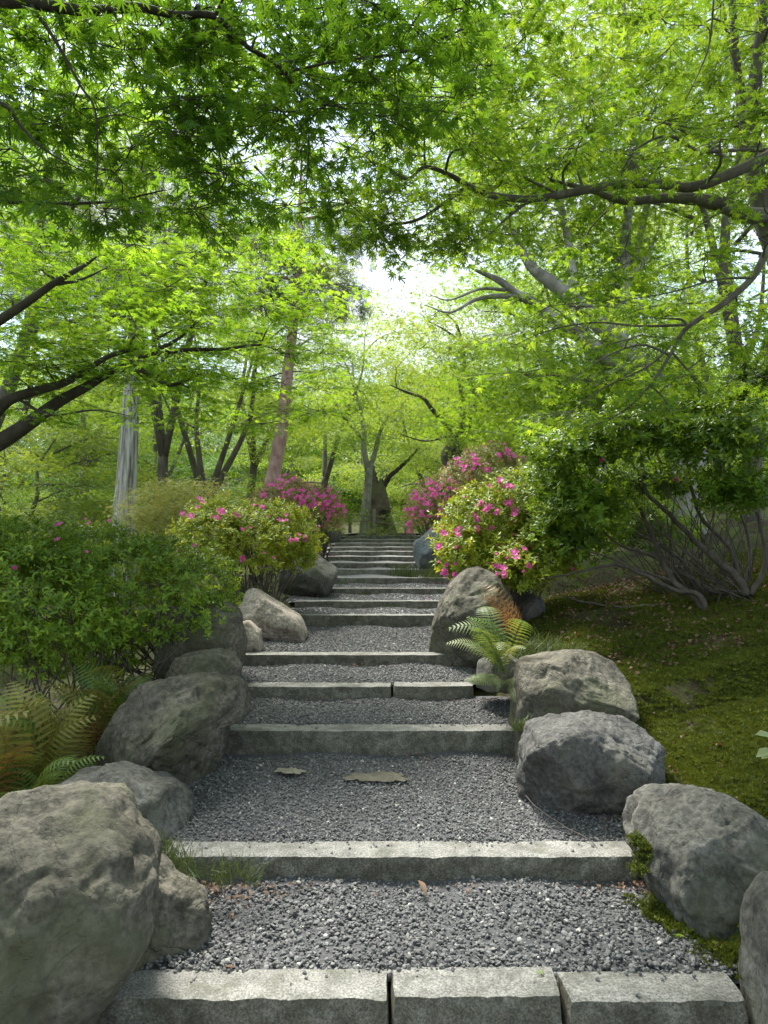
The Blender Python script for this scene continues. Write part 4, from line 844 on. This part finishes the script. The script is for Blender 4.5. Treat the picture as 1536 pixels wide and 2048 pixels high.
shrub('lime green azalea with scattered magenta flowers left of the steps', [lump(460, 1090, 8.0, 220, 150, 1.3), lump(540, 1080, 8.6, 190, 160, 1.2), lump(420, 1060, 8.3, 140, 110, 1.0), lump(590, 1110, 8.7, 90, 90, .8)],
      'azalea_bright', 4200, .055, [gp_(500, 8.3), gp_(540, 8.5), gp_(470, 8.1), gp_(520, 8.4)], [(405, 1010, 3, 6), (445, 1022, 3, 8), (380, 1032, 2, 5), (364, 1027, 1, 2), (485, 1062, 1, 3), (482, 1115, 2, 3), (515, 1015, 3, 8), (470, 1028, 2, 4), (560, 1040, 3, 10), (595, 1075, 3, 8), (430, 1040, 3, 6), (610, 1078, 2, 5)], buds=60, nstem=90, fsize=.045, low=-.6, stemr=.009)
shrub('far left azalea covered in pink blooms near the stairhead', [lump(560, 1015, 12.0, 120, 100, 1.4), lump(625, 1020, 13.0, 120, 110, 1.6), lump(655, 1050, 13.5, 70, 90, 1.2), lump(580, 985, 12.2, 70, 60, .9)],
      'azalea_grey', 2600, .045, [gp_(600, 12.6), gp_(640, 13.2)], [(548, 975, 6, 6), (565, 965, 10, 9), (585, 957, 2, 3), (525, 990, 5, 7), (605, 985, 12, 10), (640, 990, 20, 14), (665, 1000, 12, 8), (680, 1018, 8, 5), (600, 1010, 14, 16), (650, 1015, 16, 14), (625, 1010, 16, 14), (575, 990, 10, 10), (620, 1063, 3, 3), (601, 1050, 3, 5), (662, 1095, 1, 2), (655, 1030, 12, 10)], buds=1100, K=0, nstem=60, fsize=.043)
shrub('bright azalea with large magenta flowers right of the steps', [lump(970, 1060, 7.2, 190, 180, 1.2), lump(1040, 1040, 7.4, 190, 200, 1.2), lump(930, 1110, 6.9, 110, 120, .8), lump(1030, 1140, 6.6, 130, 120, .8), lump(1090, 1090, 6.9, 170, 190, 1.0)],
      'azalea_bright', 4600, .058, [gp_(1000, 7.2), gp_(960, 7.1), gp_(1050, 7.3)], [(977, 975, 1, 3), (1020, 975, 3, 6), (1025, 1005, 3, 7), (1027, 1028, 3, 5), (975, 1025, 4, 8), (955, 1040, 2, 5), (995, 1028, 3, 5), (910, 1062, 3, 5), (957, 1060, 2, 4), (985, 1060, 1, 3), (883, 1072, 2, 4), (880, 1100, 3, 5), (912, 1100, 2, 3), (895, 1138, 5, 7), (999, 1130, 4, 6), (1002, 1155, 4, 7), (1036, 1113, 3, 5), (1062, 1133, 1, 3), (955, 1010, 2, 4), (1000, 960, 2, 5)], buds=160, nstem=80, fsize=.043, low=-.75, stemr=.008)
shrub('far right azalea covered in pink blooms beside the blue grey boulder', [lump(880, 1020, 12.5, 120, 130, 1.5), lump(845, 1040, 13.2, 70, 90, 1.2), lump(915, 985, 12.2, 120, 100, 1.4)],
      'azalea_grey', 2600, .045, [gp_(880, 12.8), gp_(910, 12.5)], [(870, 975, 18, 10), (835, 993, 10, 6), (825, 1020, 8, 5), (820, 1050, 6, 4), (822, 1065, 6, 4), (890, 1000, 8, 9), (925, 950, 5, 6), (905, 965, 6, 8), (885, 1015, 5, 6), (895, 945, 4, 4), (855, 1000, 14, 14), (900, 975, 12, 14), (850, 1030, 8, 10)], buds=900, K=0, nstem=60, fsize=.045)
shrub('upper azalea with pink tips behind the large magenta flowers', [lump(980, 945, 9.5, 150, 110, 1.3), lump(930, 960, 9.8, 100, 80, 1.0), lump(1050, 975, 9.4, 150, 120, 1.2)],
      'azalea_grey', 2200, .045, [gp_(980, 9.7), gp_(1020, 9.6)], [(1015, 900, 3, 4), (998, 915, 4, 5), (955, 920, 4, 5), (932, 942, 5, 6), (918, 925, 3, 4), (975, 935, 4, 8), (1025, 915, 3, 4), (950, 935, 4, 6), (1045, 947, 1, 3), (965, 975, 3, 5)], buds=300, K=0, nstem=50, fsize=.043)
# open leggy shrub on the right bank
lm = [lump(1150, 890, 5.9, 230, 120, 1.0), lump(1290, 850, 5.8, 260, 150, 1.1), lump(1440, 860, 5.6, 280, 170, 1.1), lump(1180, 1000, 6.0, 200, 130, .9), lump(1480, 980, 5.6, 200, 120, .9), lump(1110, 960, 6.3, 150, 150, .8), lump(1390, 800, 6.2, 240, 80, .9), lump(1500, 760, 5.8, 120, 120, .8), lump(1300, 960, 6.4, 300, 80, .8), lump(1150, 1060, 6.5, 220, 150, .8), lump(1290, 1050, 7.0, 260, 110, .8)]
e = shrub('tall open azalea with bare twisting stems on the right bank', lm, 'open_leaf', 4200, .062, [gp_(1410, 6.3), gp_(1490, 6.1), gp_(1340, 6.6)], [(1350, 960, 1, 4), (1200, 930, 1, 4)], shell=(.25, 1.02), nper=7, nstem=75, stemr=.006, low=-.95, name='azalea_shrub', leafw=.21)
mb = MB()
def stem(pl, Y, r0, r1):
    p, r = smooth_path([A(x, y, Y + (i * .05)) for i, (x, y) in enumerate(pl)], list(np.linspace(r0, r1, len(pl))), 5, .004); mb.tube(p, r, 8)
for pl, Y, r0, r1 in (([(1413, 1240), (1395, 1200), (1350, 1165), (1320, 1110), (1300, 1060), (1275, 1010), (1240, 960)], 6.1, .036, .010),
    ([(1413, 1238), (1400, 1190), (1350, 1180), (1290, 1150), (1230, 1130), (1150, 1145), (1080, 1160)], 6.05, .028, .006),
    ([(1495, 1190), (1470, 1150), (1420, 1110), (1370, 1060), (1330, 1020), (1290, 980), (1280, 900)], 6.0, .034, .010),
    ([(1495, 1190), (1420, 1180), (1370, 1150), (1300, 1110), (1240, 1090), (1190, 1050)], 6.2, .03, .008),
    ([(1480, 1170), (1460, 1100), (1400, 1030), (1380, 960), (1370, 880)], 6.1, .024, .008), ([(1500, 1190), (1530, 1130), (1520, 1050), (1500, 960), (1505, 850)], 6.0, .026, .009),
    ([(1490, 1180), (1500, 1100), (1480, 1020), (1450, 940), (1440, 850)], 6.3, .02, .007), ([(1410, 1235), (1340, 1210), (1270, 1215), (1200, 1210), (1120, 1190)], 6.3, .024, .006),
    ([(1395, 1200), (1370, 1130), (1300, 1080), (1200, 1040), (1120, 1010)], 6.4, .02, .006), ([(1350, 1165), (1280, 1140), (1200, 1110), (1130, 1090)], 6.2, .014, .005),
    ([(1500, 1195), (1440, 1195), (1380, 1190), (1330, 1200), (1290, 1190)], 6.5, .02, .007)): stem(pl, Y, r0, r1)
link('main_stems', mb.mesh('main_stems', M['stem']), e)
# pale variegated low maple behind the left azalea
t = Tree('pale_leaf_shrub', 'pale cream leaved low bush in front of the many stemmed maple', 'shrub', gp_(350, 12.0), M['stem'])
t.limb([t.base, t.base + Vector((0, 0, .5)), A(350, 1000, 12)], [.03, .02, .01])
far_crown(t, region(280, 965, 420, 1050, 11.3, 12.8, 16, .4, .06, 7), 'pale_leaf', ss=(.8, 1.15))
# green undergrowth shrubs that close the view at eye level
for i, (lab, px, Y, hh, cr, key) in enumerate((('low bright maple bush at the left edge behind the dark azalea', 30, 9.5, 1.5, 1.3, 'maple_far'), ('low leafy bush at the foot of the cypress', 190, 15.5, 1.8, 1.9, 'maple_yellow'), ('low leafy bush behind the lime green azalea', 470, 19, 2.0, 2.2, 'maple_far'),
     ('low leafy bush left of the stump', 650, 21, 1.3, 1.3, 'maple_far'), ('low leafy bush right of the stump', 845, 24.5, 1.4, 1.5, 'maple_far'), ('low leafy bush behind the far right azalea', 900, 20, 2.4, 2.2, 'maple_yellow'),
     ('low leafy bush behind the upper right azalea', 1080, 14, 1.8, 1.8, 'maple_right'), ('low leafy bush seen through the open azalea', 1260, 13.5, 1.6, 1.8, 'maple_far'), ('low leafy bush behind the bare stems at the right', 1470, 14, 2.0, 2.0, 'maple_far'), ('low leafy bush in the wood at far left', -40, 16, 2.6, 2.4, 'maple_far'), ('low leafy bush between cypress and stems', 330, 21, 2.2, 2.4, 'maple_cool'))):
    random.seed(500 + i); x = (px - 768) / F * Y; b0 = Vector((x, Y, gz(x, Y) - .05))
    t = Tree('leafy_bush', lab, 'bush', b0, M['stem'], 'low bushes in the wood'); 
    for q in range(3): t.limb([b0, b0 + Vector((random.gauss(0, .15), random.gauss(0, .15), hh * .35)), b0 + Vector((random.gauss(0, cr * .3), random.gauss(0, cr * .3), hh * .8))], [.035, .022, .01], n=6)
    pads = []
    for q in range(30):
        a = random.uniform(0, 6.283); v = random.random(); r = cr * math.sqrt(random.random()) * (1 - .5 * v); pads.append((b0.x + math.cos(a) * r, b0.y + math.sin(a) * r, b0.z + .15 + hh * v, .45, .07, 7))
    far_crown(t, pads, key, ss=(.6, 1.0))
# ------------------------------------------------------------------ stump, posts
def stump():
    Y = 23.4; t = thing('tree_stump', 'broken mossy hollow stump at the head of the steps', 'stump', A(752, 1068, Y)); mb = MB(); n = 40; prof = [(1085, 764, 40), (1062, 762, 30), (1035, 761, 24), (1005, 759, 21), (985, 757, 18), (970, 756, 15), (962, 754, 11)]
    V = []; p = []; 
    for k in range(len(prof) - 1):
        for s in range(6):
            f = s / 6; p.append([prof[k][j] * (1 - f) + prof[k + 1][j] * f for j in range(3)])
    for i, (py, cx, hw) in enumerate(p):
        c = A(cx, py, Y); r = hw * Y / F
        for j in range(n):
            a = 6.283 * j / n; q = np.array([[math.cos(a) * 1.2, math.sin(a) * 1.2, c.z * .8]]); rr = r * (1 + .22 * float(fbm(q, 1.6, 4, 3)[0]))
            x = c.x + math.cos(a) * rr; y = Y + math.sin(a) * rr * .8
            dx = x - A(768, 1030, Y).x
            if math.sin(a) < 0 and abs(dx) < .22 and py > 1020: y += .45 * (1 - abs(dx) / .22)
            V.append((x, y, c.z + .12 * (i > len(p) - 4) * math.sin(a * 5)))
    Fc = [(i * n + j, i * n + (j + 1) % n, (i + 1) * n + (j + 1) % n, (i + 1) * n + j) for i in range(len(p) - 1) for j in range(n)]
    mb.add(V, Fc); link('hollow_trunk', mb.mesh('hollow_trunk', M['stump']), t)
    mb = MB(); q, r = smooth_path([A(756, 1000, Y), A(764, 980, Y), A(778, 955, Y), A(800, 935, Y), A(818, 918, Y - .2), A(835, 898, Y - .3)], [.14, .12, .09, .07, .05, .035], 5, .01); mb.tube(q, r, 8)
    link('dead_branch', mb.mesh('dead_branch', M['bark_dark']), t)
    mb = MB(); q, r = smooth_path([A(752, 990, Y), A(748, 965, Y), A(746, 945, Y), A(747, 932, Y)], [.2, .14, .09, .03], 5, .02); mb.tube(q, r, 9); link('broken_spike', mb.mesh('broken_spike', M['stump']), t)
stump()
f = thing('rope_fence', 'low post and rope fence in front of the stump', 'fence', A(748, 1066, 21.9))
mb = MB()
for px, top in ((748, 1018), (700, 1035), (812, 1040)):
    m2 = MB(); b = A(px, 1074, 21.9); tp = A(px, top, 21.9); m2.tube([b, b.lerp(tp, .5), tp], [.055, .052, .05], 8); link('post', m2.mesh('post', M['post']), f)
for dz in (0, .18):
    m2 = MB(); pp = [A(690, 1032, 21.85), A(720, 1031, 21.85), A(748, 1031, 21.85), A(780, 1036, 21.85), A(812, 1043, 21.85)]; m2.tube([p - Vector((0, 0, dz)) for p in pp], [.012] * 5, 6); link('rope', m2.mesh('rope', M['post']), f)
# ------------------------------------------------------------------ ferns
def mk_frond(mat, L=.5, npin=20, W=.10, arch=.35, fat=.42):
    mb = MB(); pts = []
    for i in range(npin + 1):
        s = i / npin; pts.append(np.array([0, s * L * (1 - .12 * s), L * arch * (math.sin(s * 2.4) * .9 - .15 * s)]))
    mb.tube([Vector(p) for p in pts], list(np.linspace(.0035, .0008, npin + 1)), 4, False); mb.t = [.1] * len(mb.v)
    for i in range(3, npin):
        s = i / npin; w = W * (math.sin(min(1, (s * 1.35)) * math.pi * .5) * (1 - s) ** .75 * 1.5 + .05); tg = unit(pts[min(i + 1, npin)] - pts[i - 1]); step = L / npin * fat
        for sg in (-1, 1):
            side = np.array([sg, 0, 0]) * .95 + tg * .32; side = unit(side); dn = np.array([0, 0, -.25]); V = [pts[i]]; m = 6
            up_, lo_ = [], []
            for k in range(1, m + 1):
                f = k / m; c = pts[i] + side * w * f + dn * w * f * f; wd = step * (1 - f * .85) * (1 if k % 2 else .62)
                up_.append(c + tg * wd); lo_.append(c - tg * wd)
            tip = pts[i] + side * w * 1.1 + dn * w * 1.2
            V = [pts[i]] + up_ + lo_ + [tip]; Fc = [(0, 1, 1 + m)] + [(k, k + 1, k + 1 + m, k + m) for k in range(1, m)] + [(m, 2 * m + 1, 2 * m)]
            mb.add(V, Fc, random.uniform(0, .3))
    return mb.mesh('frond', mat, True)
FR = {}
for k in ('fern_green', 'fern_olive', 'fern_pale', 'fern_brown'): FR[k] = [mk_frond(M[k], .5, 22 if k != 'fern_brown' else 14, .11 if k != 'fern_brown' else .085, a, .42 if k != 'fern_brown' else .2) for a in (.2, .38, .55)]
def fern(label, base, n, size, mats, spread=(0, 6.283), lift=(.5, 1.2), face=.5):
    t = thing('fern', label, 'fern', base, 'ferns beside the steps')
    for k in range(n):
        a = spread[0] + (spread[1] - spread[0]) * (k + random.uniform(.1, .9)) / n; me = random.choice(FR[random.choice(mats)]); o = link('frond', me, t)
        lf = random.uniform(*lift); tv = np.array([[math.cos(a), math.sin(a), lf]]); nn = np.array([[-math.cos(a) * lf, -math.sin(a) * lf, 1.0]]) + rng.normal(0, .22, (1, 3)) + [[0, -face, 0]]
        o.location = Vector(base) + Vector((random.gauss(0, .03), random.gauss(0, .03), 0)); o.rotation_euler = eulers(frames(tv, nn))[0]; s = size / .5 * random.uniform(.75, 1.2); o.scale = (s, s, s)
    return t
fern('olive and rust fern at the left edge behind the huge boulder', gp_(-20, 3.95) + Vector((0, 0, .02)), 13, .85, ['fern_olive', 'fern_brown', 'fern_olive', 'fern_green'], lift=(.8, 2.2))
fern('fern with yellowing fronds left of the large rugged boulder', gp_(100, 4.3), 13, .8, ['fern_olive', 'fern_green', 'fern_olive'], lift=(.5, 1.7), face=.8)
fern('fresh green fern low down behind the flat cracked rock', gp_(110, 3.95), 10, .5, ['fern_green'], lift=(.3, 1.1))
fern('pale olive fern leaning against the split grey rock', gp_(265, 4.95), 15, .62, ['fern_olive', 'fern_pale', 'fern_green'], lift=(.4, 1.3), face=.9)
fern('thin fern between the dark azalea and the low rounded rock', gp_(200, 4.75), 9, .62, ['fern_olive', 'fern_brown', 'fern_green'], lift=(.7, 1.8))
fern('rusty fern among the shadows at the far left', gp_(20, 4.6), 9, .7, ['fern_olive', 'fern_brown'], lift=(.8, 2))
b = A(1000, 1345, 5.0); fern('pale green fern beside the fifth step on the right', b, 14, .52, ['fern_green', 'fern_pale'], lift=(.25, 1.4), spread=(1.6, 5.2))
b = A(1000, 1365, 4.85); fern('greyish drooping fern over the right end of the fourth step', b, 9, .26, ['fern_pale'], lift=(-.7, .3), spread=(2.8, 6))
b = A(1035, 1290, 5.5); fern('dry orange fern leaning over the tall right boulder', b, 6, .62, ['fern_brown'], lift=(.5, 1.6), spread=(2.4, 4.0), face=3.0)
# ------------------------------------------------------------------ grass, moss, litter, twig
def mk_blades(mat, n=26, h=.12, spr=.03):
    mb = MB()
    for i in range(n):
        a = random.uniform(0, 6.283); d = np.array([math.cos(a), math.sin(a), 0]); s = np.array([-d[1], d[0], 0]) * .0016; p = np.array([random.gauss(0, spr), random.gauss(0, spr), 0]); hh = h * random.uniform(.5, 1.2); b = random.uniform(.15, .8)
        q1 = p + np.array([0, 0, hh * .55]) + d * hh * b * .3; q2 = p + np.array([0, 0, hh * .8]) + d * hh * b
        mb.add([p - s, p + s, q1 + s * .8, q1 - s * .8, q2], [(0, 1, 2, 3), (3, 2, 4)], random.random() * .6)
    return mb.mesh('blades', mat, False)
GRP = [proto('blade_shape', mk_blades(M['grass'])) for _ in range(4)]
def tuft(label, pts, n, spread, s=1.0):
    P = []
    for k in range(n):
        c = random.choice(pts); x, y = c[0] + random.gauss(0, spread), c[1] + random.gauss(0, spread); P.append((x, y, max(c[2] - .02, gz(x, y) - .01) if c[2] < 50 else gz(x, y) - .01))
    o = scatter('grass_tuft', P, np.stack([rng.normal(0, .25, n), rng.normal(0, .25, n), rng.uniform(0, 6.28, n)], 1), s * rng.uniform(.5, 1.2, n), GRP, kind=None); return tag(o, label, 'grass', 'grass tufts')
tuft('dark grass tuft between the huge left boulder and the second step', [A(285, 1690, 3.1), A(330, 1735, 3.05), A(400, 1750, 3.05), A(460, 1752, 3.06)], 30, .05, 1.0)
tuft('tall grass behind the square topped boulder on the bank', [gp_(1090, 5.4), gp_(1130, 5.5), gp_(1060, 5.7)], 60, .12, 1.9)
tuft('grass tuft at the foot of the blue grey boulder', [gp_(850, 11.4), gp_(885, 11.2), gp_(830, 11.6)], 45, .18, 2.2)
tuft('little grass tuft by the right end of the third step', [A(1050, 1455, 4.3)], 8, .03, .9)
mo = []
def mk_moss(mat, n=60, r=.022):
    mb = MB()
    for i in range(n):
        a = random.uniform(0, 6.283); q = math.sqrt(random.random()) * r; p = np.array([math.cos(a) * q, math.sin(a) * q, 0]); h = (.013 - q * .25) * random.uniform(.7, 1.3)
        d = np.array([random.gauss(0, .004), random.gauss(0, .004), h]); s = np.array([math.cos(a * 3), math.sin(a * 3), 0]) * .0022
        mb.add([p - s, p + s, p + d], [(0, 1, 2)], random.random() * .4)
    return mb.mesh('moss', mat, False)
MOS = [proto('moss_shape', mk_moss(M['moss_tuft'])) for _ in range(4)]
def moss(name, n, xf, s=(.8, 1.8)):
    P = xf(n); n = len(P); E = np.stack([rng.normal(0, .3, n), rng.normal(0, .3, n), rng.uniform(0, 6.28, n)], 1); return scatter(name, P, E, rng.uniform(*s, n), MOS)
def bank_pts(n):
    y = 2.6 + 5.2 * rng.random(n) ** 1.1; x = right(y) + .1 + rng.random(n) * 3.4; z = ground(x, y); P = np.stack([x, y, z], 1)
    k = fbm(P, 1.8, 3, 40) + .15 * rng.normal(0, 1, n) > -.22; return P[k]
moss('moss', 70000, bank_pts, (.9, 2.1))
def bank2(n):
    y = rng.uniform(2.6, 7, n); x = left(y) - .02 - rng.random(n) ** 2 * .5; P = np.stack([x, y, ground(x, y)], 1); return P[fbm(P, 2.5, 2, 44) > .0]
moss('moss', 2500, bank2)
def cl(pts, n, sp, up=.0):
    P = []
    for _ in range(n):
        c = random.choice(pts); P.append((c[0] + random.gauss(0, sp), c[1] + random.gauss(0, sp), c[2] + random.gauss(up, sp * .3)))
    return np.array(P)
m_ = cl([A(1290, 1710, 3.1), A(1285, 1690, 3.12), A(1282, 1735, 3.08), A(1275, 1680, 3.14)], 160, .018); scatter('moss', m_, np.stack([rng.normal(0, 1, 160), rng.normal(0, 1, 160), rng.uniform(0, 6, 160)], 1), rng.uniform(.6, 1.2, 160), MOS)
pt = [Vector((A(x, y, 1).x * q, q, gz(A(x, y, 1).x * q, q) + .01)) for x, y, q in ((1330, 1800, 3.0), (1370, 1815, 2.9), (1410, 1830, 2.8), (1450, 1845, 2.72), (1490, 1860, 2.68), (1510, 1880, 2.6), (1310, 1790, 3.05))]
m_ = cl(pt, 320, .04); scatter('moss', m_, np.stack([rng.normal(0, .5, 320), rng.normal(0, .5, 320), rng.uniform(0, 6, 320)], 1), rng.uniform(.8, 1.6, 320), MOS)
# leaf litter
def mk_dry(mat, curl):
    mb = MB(); vs = []; n = 5
    for i in range(n + 1):
        s = i / n; w = .34 * math.sin(math.pi * (s * .92 + .04)); z = curl * math.sin(s * 3.1)
        vs += [(-w, s, z + curl * .7 * w * 2), (0, s, z), (w, s, z + curl * .5 * w * 2)]
    mb.add(vs, [(i * 3 + k, i * 3 + k + 1, i * 3 + k + 4, i * 3 + k + 3) for i in range(n) for k in (0, 1)], random.uniform(.0, .5)); return mb.mesh('fallen_leaf', mat, True)
DRY = [mk_dry(M['litter'], c) for c in (.08, .2, .32)]; DRYP = [proto('dry_shape', d) for d in DRY]
def lit(n, f, s=(.018, .04)):
    P = f(n); n = len(P); return scatter('leaf_litter', P, np.stack([rng.normal(0, .45, n), rng.normal(0, .45, n), rng.uniform(0, 6.28, n)], 1), rng.uniform(*s, n), DRYP)
def edges(n):
    k = rng.integers(0, 7, n); y = np.array(Y0)[k] - np.abs(rng.normal(0, .05, n)) - .01; x = left(y) + rng.random(n) ** .6 * (right(y) - left(y)); x = np.where(rng.random(n) < .55, right(y) + rng.normal(-.05, .1, n), x)
    return np.stack([x, y, ground(x, y) + .016], 1)
lit(900, edges, (.010, .026))
def banklit(n):
    y = rng.uniform(3.4, 11, n); x = right(y) + .3 + rng.random(n) * 4; P = np.stack([x, y, ground(x, y) + .012], 1); return P[fbm(P, .8, 3, 60) > -.05]
lit(2000, banklit, (.015, .032))
def lb(n):
    y = rng.uniform(6.8, 9.5, n); x = left(y) - .02 - rng.random(n) * .7; return np.stack([x, y, ground(x, y) + .012], 1)
lit(260, lb, (.02, .04))
for i, (px, py, Y, s) in enumerate(((1305, 1350, 0, .05), (1260, 1315, 0, .05), (1342, 1495, 0, .045), (1410, 1440, 0, .04), (1290, 1437, 0, .05), (1445, 1500, 0, .05), (1380, 1300, 0, .04), (1330, 1260, 0, .05), (1480, 1385, 0, .04), (1230, 1290, 0, .04))):
    # march along the view ray to the bank
    for q in np.linspace(2.8, 9, 260):
        w_ = A(px, py, q)
        if w_.z < gz(w_.x, w_.y): break
    o = link('fallen_leaf', DRY[i % 3]); o.location = (w_.x, w_.y, w_.z + .015); o.rotation_euler = (random.gauss(0, .3), random.gauss(0, .3), random.uniform(0, 6)); o.scale = (s,) * 3
    tag(o, ('tan dry leaf on moss just right of the square topped boulder', 'tan dry leaf at the upper right corner of the square topped boulder', 'tan dry leaf close against the right side of the charcoal boulder', 'small dry leaf on moss up the bank from the charcoal boulder',
        'tan dry leaf on moss between the square topped and the charcoal boulder', 'dry leaf on bright moss nearest the leafy sprig at the right edge', 'small dry leaf in the middle of the bank below the bare stems', 'dry leaf on the bank just under the twisting stems of the open shrub',
        'small dry leaf on moss at the far right of the bank', 'dry leaf in the grass above the square topped boulder')[i], 'leaf', 'dry leaves on the moss bank')
def onpath(px, py):
    for q in np.linspace(2.3, 9, 500):
        w_ = A(px, py, q)
        if w_.z < float(zpath(q)) + .02: return Vector((w_.x, w_.y, w_.z + .008))
def single(me, name, label, px, py, s, rot): 
    o = link(name, me); o.location = onpath(px, py); o.rotation_euler = rot; o.scale = (s,) * 3; return tag(o, label, 'leaf')
single(DRY[1], 'fallen_leaf', 'long pinkish dry leaf on the gravel below the second step', 850, 1795, .085, (.3, .2, .35)).scale = (.045, .09, .06)
single(DRY[2], 'fallen_leaf', 'orange curled leaf on the gravel left of the charcoal boulder base', 1165, 1638, .035, (0, .3, 1))
single(DRY[2], 'fallen_leaf', 'curled brown leaf near the lower right rock', 1445, 1895, .04, (0, .3, 2))
single(DRY[0], 'fallen_leaf', 'tan leaf on the gravel edge at the nearest step, left part', 468, 1940, .035, (.1, .2, 1.5))
mg = mk_leaf('maple', M['maple_far'], .05); single(mg, 'fallen_maple_leaf', 'fresh green maple leaf fallen on the gravel at the right', 1360, 1873, .035, (.1, .1, 2.2))
mb = MB(); maple_leaf(mb, tint=.2, curl=.2); mo_ = mb.mesh('leaf', M['fern_pale'], False); single(mo_, 'fallen_maple_leaf', 'pale green leaf lying on the nearest step left of its right joint', 1085, 1945, .032, (.2, .1, 1)).location = A(1085, 1945, Y0[0] + .13)
mb = MB(); pp = [onpath(x, y) for x, y in ((1042, 1560), (1045, 1585), (1060, 1610), (1090, 1635), (1130, 1662), (1165, 1680))] + [A(1190, 1695, Y0[1] + .12), A(1201, 1726, Y0[1] - .012)]
pp = [p + Vector((0, 0, .012)) for p in pp]; p, r = smooth_path(pp, list(np.linspace(.0045, .0018, len(pp))), 4, .001); mb.tube(p, r, 6); p, r = smooth_path([pp[1], pp[1] + Vector((-.02, -.06, .02)), pp[1] + Vector((-.04, -.1, .01))], [.003, .002, .001], 3); mb.tube(p, r, 5)
tag(link('fallen_twig', mb.mesh('fallen_twig', M['stem'])), 'thin bare twig lying on the gravel beside the charcoal boulder', 'twig')
# bare sandy patch
mb = MB(); c = onpath(760, 1558); V = [(c.x, c.y, c.z + .022)]; n = 40
mb = MB(); n = 60
for ox, oy, rx, ry, sd in ((-.12, .01, .09, .07, 1), (.07, .0, .12, .09, 2), (-.02, -.04, .06, .04, 3), (-.55, .13, .08, .06, 5)):
    V = [(c.x + ox, c.y + oy, c.z + .014)]
    for i in range(n):
        a = 6.283 * i / n; rr = 1 + .9 * float(fbm(np.array([[math.cos(a), math.sin(a), sd * 3.3]]), 1.8, 4, sd)[0]); V.append((c.x + ox + math.cos(a) * rx * rr, c.y + oy + math.sin(a) * ry * rr, c.z + .002))
    mb.add(V, [(0, 1 + i, 1 + (i + 1) % n) for i in range(n)]); link('bare_soil', mb.mesh('bare_soil', M['sand']), kind='structure')
# leafy sprig poking in at the right edge
e = thing('seedling', 'single pale green leafy sprig at the right edge over the moss', 'plant', A(1560, 1560, 2.6)); mb = MB(); p, r = smooth_path([A(1575, 1600, 2.6), A(1560, 1540, 2.6), A(1545, 1480, 2.6)], [.004, .003, .002], 4); mb.tube(p, r, 6); link('stem', mb.mesh('stem', M['fern_green']), e)
sl = mk_leaf('lance', M['fern_pale'], w=.26)
for (x, y, dx, dz) in ((1550, 1475, -1, .35), (1550, 1500, -1, -.1), (1555, 1505, -.6, .0), (1560, 1478, .7, .3)):
    o = link('leaf', sl, e); o.location = A(x, y, 2.6); o.rotation_euler = eulers(frames(np.array([[dx, -.3, dz]]), np.array([[0, -.4, 1.]])))[0]; o.scale = (.085,) * 3
def lit2(n):
    x = rng.normal(-.72, .22, n); y = Y0[1] - .06 - np.abs(rng.normal(0, .09, n)); return np.stack([x, y, zpath(y) + .02], 1)
lit(150, lit2, (.012, .028))
def lit3(n):
    x = rng.normal(1.0, .2, n); y = rng.uniform(Y0[1] + .3, Y0[2] - .05, n); x = right(y) - np.abs(rng.normal(.02, .12, n)); return np.stack([x, y, zpath(y) + .02], 1)
lit(170, lit3, (.012, .028))
def lit4(n):
    y = rng.uniform(5.0, 8.5, n); x = 2.3 + rng.normal(.2, .9, n); P = np.stack([x, y, ground(x, y) + .015], 1); return P[x > right(y)]
lit(3600, lit4, (.022, .048))
pp_ = MB(); pp_.add([(-.3, 0, 0), (0, -.1, .05), (.3, 0, 0), (.35, .7, .1), (0, 1, 0), (-.35, .7, .1)], [(0, 1, 2, 3, 4, 5)], .3); PETP = [proto('petal_shape', pp_.mesh('petal', M['petal'], False))]
def pet(n):
    k = rng.integers(5, 13, n); y = np.array(Y0)[k] + rng.uniform(0, .8, n); sd_ = rng.random(n) < .5; x = np.where(sd_, left(y) + np.abs(rng.normal(.05, .25, n)), right(y) - np.abs(rng.normal(.05, .25, n))); return np.stack([x, y, zpath(y) + .03], 1)
P = pet(150); scatter('fallen_petals', P, np.stack([rng.normal(0, .3, len(P)), rng.normal(0, .3, len(P)), rng.uniform(0, 6, len(P))], 1), rng.uniform(.015, .03, len(P)), PETP)
# small weeds on the upper steps
def weed(n):
    k = rng.integers(5, 11, n); y = np.array(Y0)[k] - np.abs(rng.normal(0, .04, n)) - .01; x = left(y) + rng.random(n) * (right(y) - left(y)); P = np.stack([x, y, zpath(y)], 1); return P[fbm(P, 2.2, 2, 70) > .05]
P = weed(500); scatter('weeds', P, np.stack([rng.normal(0, .3, len(P)), rng.normal(0, .3, len(P)), rng.uniform(0, 6, len(P))], 1), rng.uniform(.3, .7, len(P)), GRP)
